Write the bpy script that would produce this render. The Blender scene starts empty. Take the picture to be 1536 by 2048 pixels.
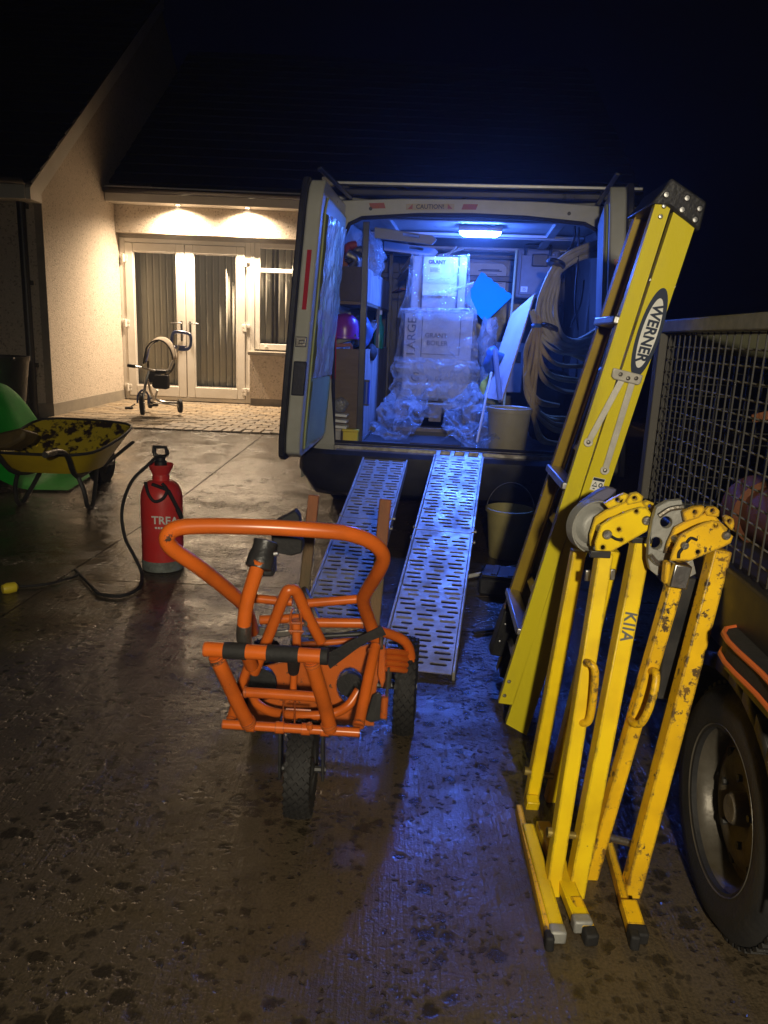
import bpy, bmesh, math, random
from mathutils import Vector, Matrix, noise
from mathutils.geometry import tessellate_polygon
R = math.radians
random.seed(7)
S = bpy.context.scene
COL = S.collection

# ------------------------------------------------------------------ camera, world, lights
FPX, PITCH, ROLL, EYE = 1500.0, R(13.2), R(2.4), 1.21
ct, st, cp, sp = math.cos(ROLL), math.sin(ROLL), math.cos(PITCH), math.sin(PITCH)
r0, f0, u0 = Vector((1, 0, 0)), Vector((0, cp, -sp)), Vector((0, sp, cp))
RR, UU = r0 * ct + u0 * st, u0 * ct - r0 * st
CAM = Vector((0, 0, EYE))
cam = bpy.data.cameras.new('camera')
cam.lens = FPX / 2048 * 36
cam.sensor_width = 36
cam.clip_start, cam.clip_end = 0.05, 400
camo = bpy.data.objects.new('camera', cam)
camo.matrix_world = Matrix(((RR.x, UU.x, -f0.x, 0), (RR.y, UU.y, -f0.y, 0), (RR.z, UU.z, -f0.z, EYE), (0, 0, 0, 1)))
COL.objects.link(camo)
S.camera = camo

W = bpy.data.worlds.new('World')
S.world = W
W.use_nodes = True
W.node_tree.nodes['Background'].inputs[0].default_value = (0.10, 0.13, 0.75, 1)
W.node_tree.nodes['Background'].inputs[1].default_value = 0.0026

def spot(name, loc, target, watts, color, angle, blend, size):
    l = bpy.data.lights.new(name, 'SPOT')
    l.energy, l.color, l.spot_size, l.spot_blend, l.shadow_soft_size = watts, color, R(angle), blend, size
    o = bpy.data.objects.new(name, l)
    o.location = loc
    o.rotation_euler = (Vector(target) - Vector(loc)).to_track_quat('-Z', 'Y').to_euler()
    COL.objects.link(o)
    return o

# the yard light behind the photographer that lights the cart, the ladder and the benders
spot('yard_light', (0.12, -1.0, 1.58), (0.30, 1.9, 0.66), 300, (1.0, 0.88, 0.66), 88, 0.9, 0.05)
# two downlights recessed in the house soffit
DL = [(-2.96, 10.80), (-2.02, 10.80)]
for x, y in DL:
    spot('downlight_lamp', (x, y, 2.80), (x, y, 0), 560, (1.0, 0.745, 0.49), 162, 1.0, 0.03)
S.view_settings.view_transform = 'Standard'
S.view_settings.look = 'None'
S.view_settings.exposure = 0
S.view_settings.gamma = 1
S.view_settings.use_curve_mapping = False
S.render.engine = 'CYCLES'
S.cycles.use_denoising = True
S.cycles.max_bounces = 8
S.cycles.transparent_max_bounces = 12
S.cycles.sample_clamp_indirect = 4
S.cycles.caustics_reflective = False
S.cycles.caustics_refractive = False

# ------------------------------------------------------------------ pixel helpers (photograph pixel -> point in the yard)
def ray(px, py):
    return f0 + RR * ((px - 768) / FPX) + UU * ((1024 - py) / FPX)
def at(px, py, Y):
    d = ray(px, py)
    return CAM + d * (Y / d.y)
def on(px, py, z=0.0):
    d = ray(px, py)
    return CAM + d * ((z - EYE) / d.z)
VO, VA = Vector((.42, 4.45, 0)), R(6)
VX, VY = Vector((math.cos(VA), -math.sin(VA), 0)), Vector((math.sin(VA), math.cos(VA), 0))
def van(p):
    return VO + VX * p[0] + VY * p[1] + Vector((0, 0, p[2]))
def vp(px, py, vy):
    d = ray(px, py)
    k = (vy - (CAM - VO).dot(VY)) / d.dot(VY)
    P = CAM + d * k - VO
    return Vector((P.dot(VX), P.dot(VY), P.z))
def gz(y):
    return 0 if y < 4.8 else min(.138, .138 * (y - 4.8) / 3.2)

# ------------------------------------------------------------------ materials
MATS = {}
def mat(name, col, rough=.6, metal=0, col2=None, scale=8, bump=0, bscale=None, rvar=0, spec=.5, ramp=(.35, .65), detail=5, stretch=None, coat=0):
    if name in MATS: return MATS[name]
    m = bpy.data.materials.new(name)
    MATS[name] = m
    m.use_nodes = True
    nt = m.node_tree
    N, L = nt.nodes, nt.links
    b = N['Principled BSDF']
    b.inputs['Base Color'].default_value = (*col, 1)
    b.inputs['Roughness'].default_value = rough
    b.inputs['Metallic'].default_value = metal
    b.inputs['Specular IOR Level'].default_value = spec
    b.inputs['Coat Weight'].default_value = coat
    tc = N.new('ShaderNodeTexCoord')
    mp = N.new('ShaderNodeMapping')
    L.new(tc.outputs['Object'], mp.inputs[0])
    if stretch: mp.inputs['Scale'].default_value = stretch
    nz = N.new('ShaderNodeTexNoise')
    nz.inputs['Scale'].default_value = scale
    nz.inputs['Detail'].default_value = detail
    nz.inputs['Roughness'].default_value = .62
    L.new(mp.outputs[0], nz.inputs[0])
    if col2:
        cr = N.new('ShaderNodeValToRGB')
        cr.color_ramp.elements[0].position, cr.color_ramp.elements[1].position = ramp
        cr.color_ramp.elements[0].color = (*col, 1)
        cr.color_ramp.elements[1].color = (*col2, 1)
        L.new(nz.outputs[0], cr.inputs[0])
        L.new(cr.outputs[0], b.inputs['Base Color'])
    if rvar:
        mr = N.new('ShaderNodeMapRange')
        mr.inputs[1].default_value, mr.inputs[2].default_value = .3, .7
        mr.inputs[3].default_value, mr.inputs[4].default_value = max(.03, rough - rvar), min(1, rough + rvar)
        L.new(nz.outputs[0], mr.inputs[0])
        L.new(mr.outputs[0], b.inputs['Roughness'])
    if bump:
        n2 = N.new('ShaderNodeTexNoise')
        n2.inputs['Scale'].default_value = bscale or scale * 6
        n2.inputs['Detail'].default_value = 3
        L.new(mp.outputs[0], n2.inputs[0])
        bp = N.new('ShaderNodeBump')
        bp.inputs['Strength'].default_value = min(1, bump)
        bp.inputs['Distance'].default_value = .01
        L.new(n2.outputs[0], bp.inputs['Height'])
        L.new(bp.outputs[0], b.inputs['Normal'])
    return m

def chipped(name, col, under, scale=38, amount=.60, rough=.4, grime=None, edge=.9):
    """paint with chips through to dark metal, more along worn patches"""
    if name in MATS: return MATS[name]
    m = mat(name, col, rough)
    nt = m.node_tree
    N, L = nt.nodes, nt.links
    b = N['Principled BSDF']
    tc = N.new('ShaderNodeTexCoord')
    n1 = N.new('ShaderNodeTexNoise'); n1.inputs['Scale'].default_value = scale; n1.inputs['Detail'].default_value = 8; n1.inputs['Roughness'].default_value = .75
    n2 = N.new('ShaderNodeTexNoise'); n2.inputs['Scale'].default_value = scale / 6; n2.inputs['Detail'].default_value = 2
    L.new(tc.outputs['Object'], n1.inputs[0]); L.new(tc.outputs['Object'], n2.inputs[0])
    mx = N.new('ShaderNodeMath'); mx.operation = 'MULTIPLY_ADD'
    L.new(n2.outputs[0], mx.inputs[0]); mx.inputs[1].default_value = .35; L.new(n1.outputs[0], mx.inputs[2])
    # worn edges: difference between bevelled and true normal
    bv = N.new('ShaderNodeBevel'); bv.samples = 4; bv.inputs[0].default_value = .009
    ge = N.new('ShaderNodeNewGeometry')
    dt = N.new('ShaderNodeVectorMath'); dt.operation = 'DOT_PRODUCT'
    L.new(bv.outputs[0], dt.inputs[0]); L.new(ge.outputs['Normal'], dt.inputs[1])
    ed = N.new('ShaderNodeMath'); ed.operation = 'SUBTRACT'; ed.inputs[0].default_value = 1
    L.new(dt.outputs['Value'], ed.inputs[1])
    ad = N.new('ShaderNodeMath'); ad.operation = 'MULTIPLY_ADD'
    L.new(ed.outputs[0], ad.inputs[0]); ad.inputs[1].default_value = edge; L.new(mx.outputs[0], ad.inputs[2])
    cr = N.new('ShaderNodeValToRGB')
    cr.color_ramp.elements[0].position, cr.color_ramp.elements[1].position = amount + .20, amount + .225
    cr.color_ramp.elements[0].color = (*col, 1)
    cr.color_ramp.elements[1].color = (*under, 1)
    L.new(ad.outputs[0], cr.inputs[0])
    # soft grime over the paint
    n3 = N.new('ShaderNodeTexNoise'); n3.inputs['Scale'].default_value = 9; n3.inputs['Detail'].default_value = 6
    L.new(tc.outputs['Object'], n3.inputs[0])
    g = N.new('ShaderNodeMapRange'); g.inputs[1].default_value, g.inputs[2].default_value, g.inputs[3].default_value, g.inputs[4].default_value = .42, .75, 0, .6
    L.new(n3.outputs[0], g.inputs[0])
    mixc = N.new('ShaderNodeMix'); mixc.data_type = 'RGBA'
    L.new(g.outputs[0], mixc.inputs[0]); L.new(cr.outputs[0], mixc.inputs[6])
    mixc.inputs[7].default_value = (*(grime or tuple(c * .45 for c in col)), 1)
    L.new(mixc.outputs[2], b.inputs['Base Color'])
    bp = N.new('ShaderNodeBump'); bp.inputs['Strength'].default_value = .5; bp.inputs['Distance'].default_value = .002; bp.invert = True
    L.new(cr.outputs[0], bp.inputs['Height']); L.new(bp.outputs[0], b.inputs['Normal'])
    return m

def film(name, tint, opacity, rough=.12, bump=.6, bscale=14, trans=.5, gloss=.3):
    """crinkled polythene: part see-through, part milky, part glossy"""
    if name in MATS: return MATS[name]
    m = bpy.data.materials.new(name); MATS[name] = m; m.use_nodes = True
    nt = m.node_tree; N, L = nt.nodes, nt.links
    out = N['Material Output']; N.remove(N['Principled BSDF'])
    tc = N.new('ShaderNodeTexCoord')
    nz = N.new('ShaderNodeTexNoise'); nz.inputs['Scale'].default_value = bscale; nz.inputs['Detail'].default_value = 4; nz.inputs['Distortion'].default_value = 1.2
    L.new(tc.outputs['Object'], nz.inputs[0])
    mpv = N.new('ShaderNodeMapping'); mpv.inputs['Rotation'].default_value = (.3, .55, .2); mpv.inputs['Scale'].default_value = (1, 1, .22)
    L.new(tc.outputs['Object'], mpv.inputs[0])
    vo = N.new('ShaderNodeTexNoise'); vo.inputs['Scale'].default_value = bscale * 2.6; vo.inputs['Detail'].default_value = 3; vo.inputs['Distortion'].default_value = 1.5
    L.new(mpv.outputs[0], vo.inputs['Vector'])
    hm = N.new('ShaderNodeMath'); hm.operation = 'MULTIPLY_ADD'; hm.inputs[1].default_value = .8
    L.new(vo.outputs[0], hm.inputs[0]); L.new(nz.outputs[0], hm.inputs[2])
    bp = N.new('ShaderNodeBump'); bp.inputs['Strength'].default_value = bump; bp.inputs['Distance'].default_value = .03
    L.new(hm.outputs[0], bp.inputs['Height'])
    tr = N.new('ShaderNodeBsdfTransparent')
    df = N.new('ShaderNodeBsdfDiffuse'); df.inputs[0].default_value = (*tint, 1); L.new(bp.outputs[0], df.inputs['Normal'])
    tl = N.new('ShaderNodeBsdfTranslucent'); tl.inputs[0].default_value = (*tint, 1)
    m1 = N.new('ShaderNodeMixShader'); m1.inputs[0].default_value = trans; L.new(df.outputs[0], m1.inputs[1]); L.new(tl.outputs[0], m1.inputs[2])
    m2 = N.new('ShaderNodeMixShader'); L.new(tr.outputs[0], m2.inputs[1]); L.new(m1.outputs[0], m2.inputs[2])
    op = N.new('ShaderNodeMapRange'); op.inputs[1].default_value, op.inputs[2].default_value = .35, .7
    op.inputs[3].default_value, op.inputs[4].default_value = max(0, opacity - .2), min(1, opacity + .2)
    L.new(nz.outputs[0], op.inputs[0]); L.new(op.outputs[0], m2.inputs[0])
    gl = N.new('ShaderNodeBsdfGlossy'); gl.inputs['Roughness'].default_value = rough; L.new(bp.outputs[0], gl.inputs['Normal'])
    m3 = N.new('ShaderNodeMixShader')
    lw = N.new('ShaderNodeLayerWeight'); lw.inputs[0].default_value = .35; L.new(bp.outputs[0], lw.inputs['Normal'])
    mm = N.new('ShaderNodeMath'); mm.operation = 'MULTIPLY_ADD'; mm.inputs[1].default_value = gloss; mm.inputs[2].default_value = .04
    L.new(lw.outputs['Fresnel'], mm.inputs[0]); L.new(mm.outputs[0], m3.inputs[0])
    L.new(m2.outputs[0], m3.inputs[1]); L.new(gl.outputs[0], m3.inputs[2])
    L.new(m3.outputs[0], out.inputs[0])
    return m

def glass(name, tint=(.96, .98, .97)):
    if name in MATS: return MATS[name]
    m = bpy.data.materials.new(name); MATS[name] = m; m.use_nodes = True
    nt = m.node_tree; N, L = nt.nodes, nt.links
    out = N['Material Output']; N.remove(N['Principled BSDF'])
    tr = N.new('ShaderNodeBsdfTransparent'); tr.inputs[0].default_value = (*tint, 1)
    gl = N.new('ShaderNodeBsdfGlossy'); gl.inputs['Roughness'].default_value = .02
    fr = N.new('ShaderNodeFresnel'); fr.inputs[0].default_value = 1.3
    mx = N.new('ShaderNodeMixShader')
    L.new(fr.outputs[0], mx.inputs[0]); L.new(tr.outputs[0], mx.inputs[1]); L.new(gl.outputs[0], mx.inputs[2]); L.new(mx.outputs[0], out.inputs[0])
    return m

def emit(name, col, strength):
    if name in MATS: return MATS[name]
    m = bpy.data.materials.new(name); MATS[name] = m; m.use_nodes = True
    b = m.node_tree.nodes['Principled BSDF']
    b.inputs['Base Color'].default_value = (.8, .8, .8, 1)
    b.inputs['Emission Color'].default_value = (*col, 1)
    b.inputs['Emission Strength'].default_value = strength
    return m

def wet_concrete():
    m = bpy.data.materials.new('wet brushed concrete'); m.use_nodes = True
    nt = m.node_tree; N, L = nt.nodes, nt.links
    b = N['Principled BSDF']
    tc = N.new('ShaderNodeTexCoord')
    def nz(scale, detail=4, rough=.6, stretch=None, dist=0):
        n = N.new('ShaderNodeTexNoise'); n.inputs['Scale'].default_value = scale; n.inputs['Detail'].default_value = detail
        n.inputs['Roughness'].default_value = rough; n.inputs['Distortion'].default_value = dist
        if stretch:
            mp = N.new('ShaderNodeMapping'); mp.inputs['Scale'].default_value = stretch
            L.new(tc.outputs['Object'], mp.inputs[0]); L.new(mp.outputs[0], n.inputs[0])
        else: L.new(tc.outputs['Object'], n.inputs[0])
        return n
    def rng(src, a, bb, c, d):
        q = N.new('ShaderNodeMapRange'); q.inputs[1].default_value, q.inputs[2].default_value, q.inputs[3].default_value, q.inputs[4].default_value = a, bb, c, d
        L.new(src, q.inputs[0]); return q.outputs[0]
    def math_(op, a, bb=None, c=None):
        q = N.new('ShaderNodeMath'); q.operation = op
        for i, v in enumerate((a, bb, c)):
            if v is None: continue
            if isinstance(v, (int, float)): q.inputs[i].default_value = v
            else: L.new(v, q.inputs[i])
        return q.outputs[0]
    big = nz(.9, 5, .6)
    mid = nz(5, 6, .65)
    blot = nz(23, 5, .55, dist=.25)          # spalled pits and clinging leaves a few centimetres across
    blot2 = nz(42, 3, .5)
    patch = nz(2.2, 3, .5)
    fine = nz(160, 3, .6)
    brush = nz(1, 2, .5, stretch=(110, 5, 1))
    # pits, in patches: roundish spalls of random size, edges broken up by noise
    wob = nz(38, 3, .6)
    def spots(scale, lo, hi):
        ad = N.new('ShaderNodeVectorMath'); ad.operation = 'MULTIPLY_ADD'
        L.new(wob.outputs['Color'], ad.inputs[0]); ad.inputs[1].default_value = (.034, .034, 0); L.new(tc.outputs['Object'], ad.inputs[2])
        mp = N.new('ShaderNodeMapping'); mp.inputs['Scale'].default_value = (1, 1.15, 0); L.new(ad.outputs[0], mp.inputs[0])
        v = N.new('ShaderNodeTexVoronoi'); v.inputs['Scale'].default_value = scale; L.new(mp.outputs[0], v.inputs['Vector'])
        sp_ = N.new('ShaderNodeSeparateColor'); L.new(v.outputs['Color'], sp_.inputs[0])
        size = math_('MULTIPLY_ADD', sp_.outputs[0], .62, math_('MULTIPLY_ADD', patch.outputs[0], 1.3, lo))
        return rng(math_('SUBTRACT', size, v.outputs['Distance']), 0, hi, 0, 1)
    pit = spots(21, -.75, .20)
    pit2 = spots(50, -.70, .26)
    pits = math_('MAXIMUM', pit, math_('MULTIPLY', pit2, .85))
    base = N.new('ShaderNodeValToRGB')
    base.color_ramp.elements[0].position, base.color_ramp.elements[1].position = .3, .72
    base.color_ramp.elements[0].color = (.034, .025, .014, 1)
    base.color_ramp.elements[1].color = (.106, .082, .054, 1)
    e = base.color_ramp.elements.new(.5); e.color = (.074, .057, .036, 1)
    L.new(math_('MULTIPLY_ADD', mid.outputs[0], .45, math_('MULTIPLY', big.outputs[0], .55)), base.inputs[0])
    fm = N.new('ShaderNodeMix'); fm.data_type = 'RGBA'; fm.blend_type = 'MULTIPLY'; fm.inputs[0].default_value = .8
    L.new(base.outputs[0], fm.inputs[6])
    fc = N.new('ShaderNodeCombineColor')
    fv = rng(fine.outputs[0], .3, .7, .6, 1.25)
    for i in range(3): L.new(fv, fc.inputs[i])
    L.new(fc.outputs[0], fm.inputs[7])
    dm = N.new('ShaderNodeMix'); dm.data_type = 'RGBA'
    L.new(math_('MULTIPLY', pits, .80), dm.inputs[0]); L.new(fm.outputs[2], dm.inputs[6]); dm.inputs[7].default_value = (.016, .013, .009, 1)
    L.new(dm.outputs[2], b.inputs['Base Color'])
    wet = rng(math_('MULTIPLY_ADD', mid.outputs[0], .6, math_('MULTIPLY', big.outputs[0], .4)), .40, .58, 0, 1)
    rough = math_('MULTIPLY_ADD', wet, -.16, .30)
    rough = math_('SUBTRACT', rough, math_('MULTIPLY', pits, .20))
    L.new(math_('MAXIMUM', rough, .12), b.inputs['Roughness'])
    b.inputs['IOR'].default_value = 1.45
    h = math_('MULTIPLY', brush.outputs[0], .7)
    h = math_('MULTIPLY_ADD', fine.outputs[0], .55, h)
    h = math_('MULTIPLY_ADD', blot2.outputs[0], .8, h)
    h = math_('MULTIPLY_ADD', pits, -.6, h)
    bp = N.new('ShaderNodeBump'); bp.inputs['Distance'].default_value = .0065; L.new(math_('MULTIPLY_ADD', wet, -.55, .80), bp.inputs['Strength'])
    L.new(h, bp.inputs['Height']); L.new(bp.outputs[0], b.inputs['Normal'])
    return m

M_ground = mat('dark earth', (.03, .025, .02), .7, bump=.5, scale=4, col2=(.05, .042, .03))
M_conc = wet_concrete()
M_brick = mat('patio paver', (.20, .150, .095), .55, col2=(.33, .26, .17), scale=5, bump=.5, bscale=60, rvar=.12)
M_brick2 = mat('patio paver grey', (.17, .14, .10), .55, col2=(.26, .21, .15), scale=6, bump=.5, bscale=60, rvar=.12)
M_dash = None
def pebbledash():
    m = mat('pebble dash render', (.56, .50, .41), .85)
    nt = m.node_tree; N, L = nt.nodes, nt.links; b = N['Principled BSDF']
    tc = N.new('ShaderNodeTexCoord')
    vo = N.new('ShaderNodeTexVoronoi'); vo.inputs['Scale'].default_value = 62; L.new(tc.outputs['Object'], vo.inputs['Vector'])
    sep = N.new('ShaderNodeSeparateColor'); L.new(vo.outputs['Color'], sep.inputs[0])
    cr = N.new('ShaderNodeValToRGB')
    cr.color_ramp.interpolation = 'CONSTANT'
    cr.color_ramp.elements[0].position = 0; cr.color_ramp.elements[0].color = (.31, .26, .20, 1)
    cr.color_ramp.elements[1].position = .07; cr.color_ramp.elements[1].color = (.46, .41, .33, 1)
    for p_, c_ in ((.2, (.53, .46, .385)), (.6, (.57, .50, .42)), (.88, (.50, .44, .36))):
        e = cr.color_ramp.elements.new(p_); e.color = (*c_, 1)
    L.new(sep.outputs[0], cr.inputs[0]); L.new(cr.outputs[0], b.inputs['Base Color'])
    bp = N.new('ShaderNodeBump'); bp.inputs['Strength'].default_value = .5; bp.inputs['Distance'].default_value = .008; bp.invert = True
    L.new(vo.outputs['Distance'], bp.inputs['Height']); L.new(bp.outputs[0], b.inputs['Normal'])
    return m
M_dash = pebbledash()
M_plinth = mat('smooth plinth', (.20, .18, .15), .8, col2=(.28, .25, .2), scale=5, bump=.2)
M_upvc = mat('white plastic frame', (.74, .72, .68), .32, col2=(.66, .63, .57), scale=3)
M_roof = mat('slate tile', (.018, .018, .018), .8, col2=(.030, .029, .027), scale=6, bump=.3)
M_blackpl = mat('black plastic', (.016, .016, .017), .38, col2=(.03, .03, .03), scale=20, bump=.15)
M_rubber = mat('black rubber', (.008, .008, .009), .75, col2=(.017, .016, .015), scale=14, bump=.2)
M_slat = mat('blind fabric', (.80, .77, .68), .9, col2=(.74, .70, .62), scale=4)
M_room = mat('dark room wall', (.05, .045, .04), .9)
M_glass = glass('window glass')
M_alu = mat('aluminium', (.50, .50, .50), .36, 1, col2=(.43, .43, .43), scale=16, bump=.05, rvar=.08)
M_ramp = mat('ramp aluminium', (.58, .55, .47), .44, .5, col2=(.22, .20, .16), scale=9, bump=.25, bscale=90, rvar=.18, ramp=(.44, .80), detail=9)
M_steel = mat('bare steel', (.34, .33, .31), .42, .9, col2=(.2, .18, .15), scale=24, bump=.2, rvar=.15)
M_galv = mat('galvanised rail', (.24, .225, .18), .6, .1, col2=(.16, .15, .12), scale=30)
M_wire = mat('dull wire', (.036, .034, .03), .6, .2, col2=(.02, .019, .017), scale=30)
M_orange = chipped('orange paint', (.64, .130, .014), (.05, .035, .028), 30, .635, .30, (.30, .065, .012))
M_orange_worn = chipped('worn orange paint', (.60, .13, .018), (.055, .045, .035), 26, .60, .35, (.34, .085, .02))
M_yellow = chipped('yellow paint', (.87, .615, .006), (.045, .035, .025), 34, .665, .36, (.50, .30, .008), edge=2.2)
M_yellow_worn = chipped('worn yellow paint', (.86, .52, .008), (.05, .036, .026), 40, .56, .42, (.45, .24, .01), edge=1.8)
M_lad = mat('yellow fibreglass', (.62, .52, .016), .40, col2=(.38, .30, .02), scale=11, bump=.05, bscale=220, stretch=(1, 1, .3), rvar=.1, ramp=(.50, .85), detail=9)
M_lad_dark = mat('dark brown fibreglass', (.36, .25, .02), .5, col2=(.27, .18, .018), scale=6)  # darker, browner copy of the ladder colour for the far-side stiles
M_red = chipped('red tank', (.62, .035, .032), (.40, .16, .13), 22, .72, .36, (.52, .075, .065))
M_navy = mat('navy print', (.015, .025, .05), .5)
M_white = mat('white print', (.78, .78, .74), .5, col2=(.66, .66, .62), scale=10)
M_vanw = mat('van white paint', (.46, .46, .41), .34, col2=(.36, .36, .30), scale=4, rvar=.08, coat=.3)
M_vang = mat('van inner green grey', (.42, .46, .16), .42, col2=(.33, .37, .13), scale=3, rvar=.1)
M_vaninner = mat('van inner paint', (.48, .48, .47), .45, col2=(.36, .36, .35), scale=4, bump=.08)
M_vandark = mat('van dark trim', (.020, .020, .024), .35, col2=(.035, .035, .04), scale=6, rvar=.1)
M_floor = mat('dirty van floor', (.07, .065, .06), .42, col2=(.13, .12, .11), scale=9, bump=.3, rvar=.15)
M_ply = mat('brown plywood', (.16, .115, .07), .75, col2=(.12, .085, .05), scale=7, stretch=(1, 1, 6), bump=.15)
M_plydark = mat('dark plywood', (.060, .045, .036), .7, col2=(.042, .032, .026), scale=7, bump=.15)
M_plygrey = mat('grey sheeted ply', (.44, .43, .42), .5, col2=(.25, .24, .23), scale=5, stretch=(3, 3, .7), rvar=.15)
M_card = mat('brown cardboard', (.50, .44, .36), .8, col2=(.42, .37, .30), scale=6, bump=.06)
M_film = film('clear stretch wrap', (.78, .80, .82), .17, .09, 1.0, 7, gloss=.26)
M_film2 = film('milky polythene', (.74, .78, .82), .36, .13, .75, 11, gloss=.20)
M_foil = mat('crinkled silver sheet', (.60, .62, .60), .22, .55, col2=(.48, .55, .34), scale=3, bump=.9, bscale=16, stretch=(1, 1, .55), rvar=.1)
M_redrefl = mat('red reflector', (.42, .02, .02), .2, spec=.8)
M_bluesheet = mat('blue plastic sheet', (.0, .50, .95), .6, spec=.1)
M_board = mat('pinkish board', (.58, .50, .50), .6, col2=(.50, .43, .44), scale=4)
M_beige = mat('beige plastic', (.40, .36, .24), .45, col2=(.33, .29, .19), scale=6, bump=.08)
M_bucket = mat('dull yellow bucket', (.44, .38, .14), .55, col2=(.32, .27, .10), scale=5, bump=.15)
M_hose = mat('grey hose', (.50, .45, .33), .55, col2=(.36, .32, .23), scale=9)
M_hose2 = mat('tan hose', (.50, .38, .18), .55, col2=(.34, .25, .12), scale=9)
M_case = mat('grey tool case', (.20, .20, .21), .5, col2=(.15, .15, .16), scale=8)
M_purple = mat('purple plastic', (.20, .03, .34), .3)
M_bluebag = mat('blue bag', (.05, .14, .36), .5, bump=.8, bscale=22, scale=5)
M_greenb = mat('green bottle', (.02, .22, .12), .25)
M_yel = mat('yellow plastic', (.72, .58, .03), .45, col2=(.62, .48, .03), scale=7)
M_yelbag = mat('yellow bag', (.65, .60, .08), .5, bump=.8, bscale=20, scale=5)
M_barrow = mat('muddy yellow tray', (.60, .46, .02), .42, col2=(.035, .02, .012), scale=15, ramp=(.50, .57), bump=.3, bscale=20, detail=6)
M_barrow_out = mat('yellow tray outside', (.66, .48, .012), .36, col2=(.50, .35, .012), scale=4)
M_green = mat('green plastic sheet', (.012, .52, .04), .65, col2=(.008, .36, .025), spec=.15, scale=3, bump=.2, bscale=6)
M_mud = mat('brown mud', (.10, .06, .03), .7, col2=(.06, .035, .02), scale=12, bump=.6, bscale=30)
M_blackrail = mat('darkened black steel', (.007, .007, .007), .55, col2=(.012, .011, .010), scale=9, rvar=.1)  # steel darkened in colour, as the close light would show it too bright
M_darkmet = mat('dark painted steel', (.020, .021, .023), .4, col2=(.04, .038, .036), scale=9, rvar=.1)
M_wood = mat('mossy timber', (.18, .11, .055), .8, col2=(.11, .085, .045), scale=7, stretch=(4, 4, .7), bump=.4)
M_woodor = mat('rusty orange timber', (.30, .10, .030), .7, col2=(.20, .075, .03), scale=8, stretch=(3, 3, .6), bump=.3)
M_trim = mat('orange piping', (.62, .13, .03), .5)
M_bluepl = mat('blue plastic', (.035, .085, .33), .35)
M_canopy = mat('beige canopy fabric', (.38, .33, .26), .9, col2=(.33, .28, .22), scale=14)
M_canopyblue = mat('navy canopy lining', (.03, .05, .22), .85)
M_lampglow = emit('van lamp', (.055, .165, 1.0), 460)
M_bluedrum = mat('blue drum', (.012, .018, .055), .45)
M_terra = mat('terracotta', (.28, .10, .045), .7, col2=(.22, .08, .04), scale=8)
M_plank = mat('pale plank', (.30, .25, .17), .8, col2=(.22, .18, .12), scale=6, stretch=(6, 1, 6))
M_grey = mat('cast grey former', (.34, .34, .32), .55, .25, col2=(.26, .26, .24), scale=12, bump=.2)
M_hole = mat('dark bore', (.008, .008, .008), .8)
M_labelyel = mat('pale yellow label', (.80, .78, .45), .5)

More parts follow.
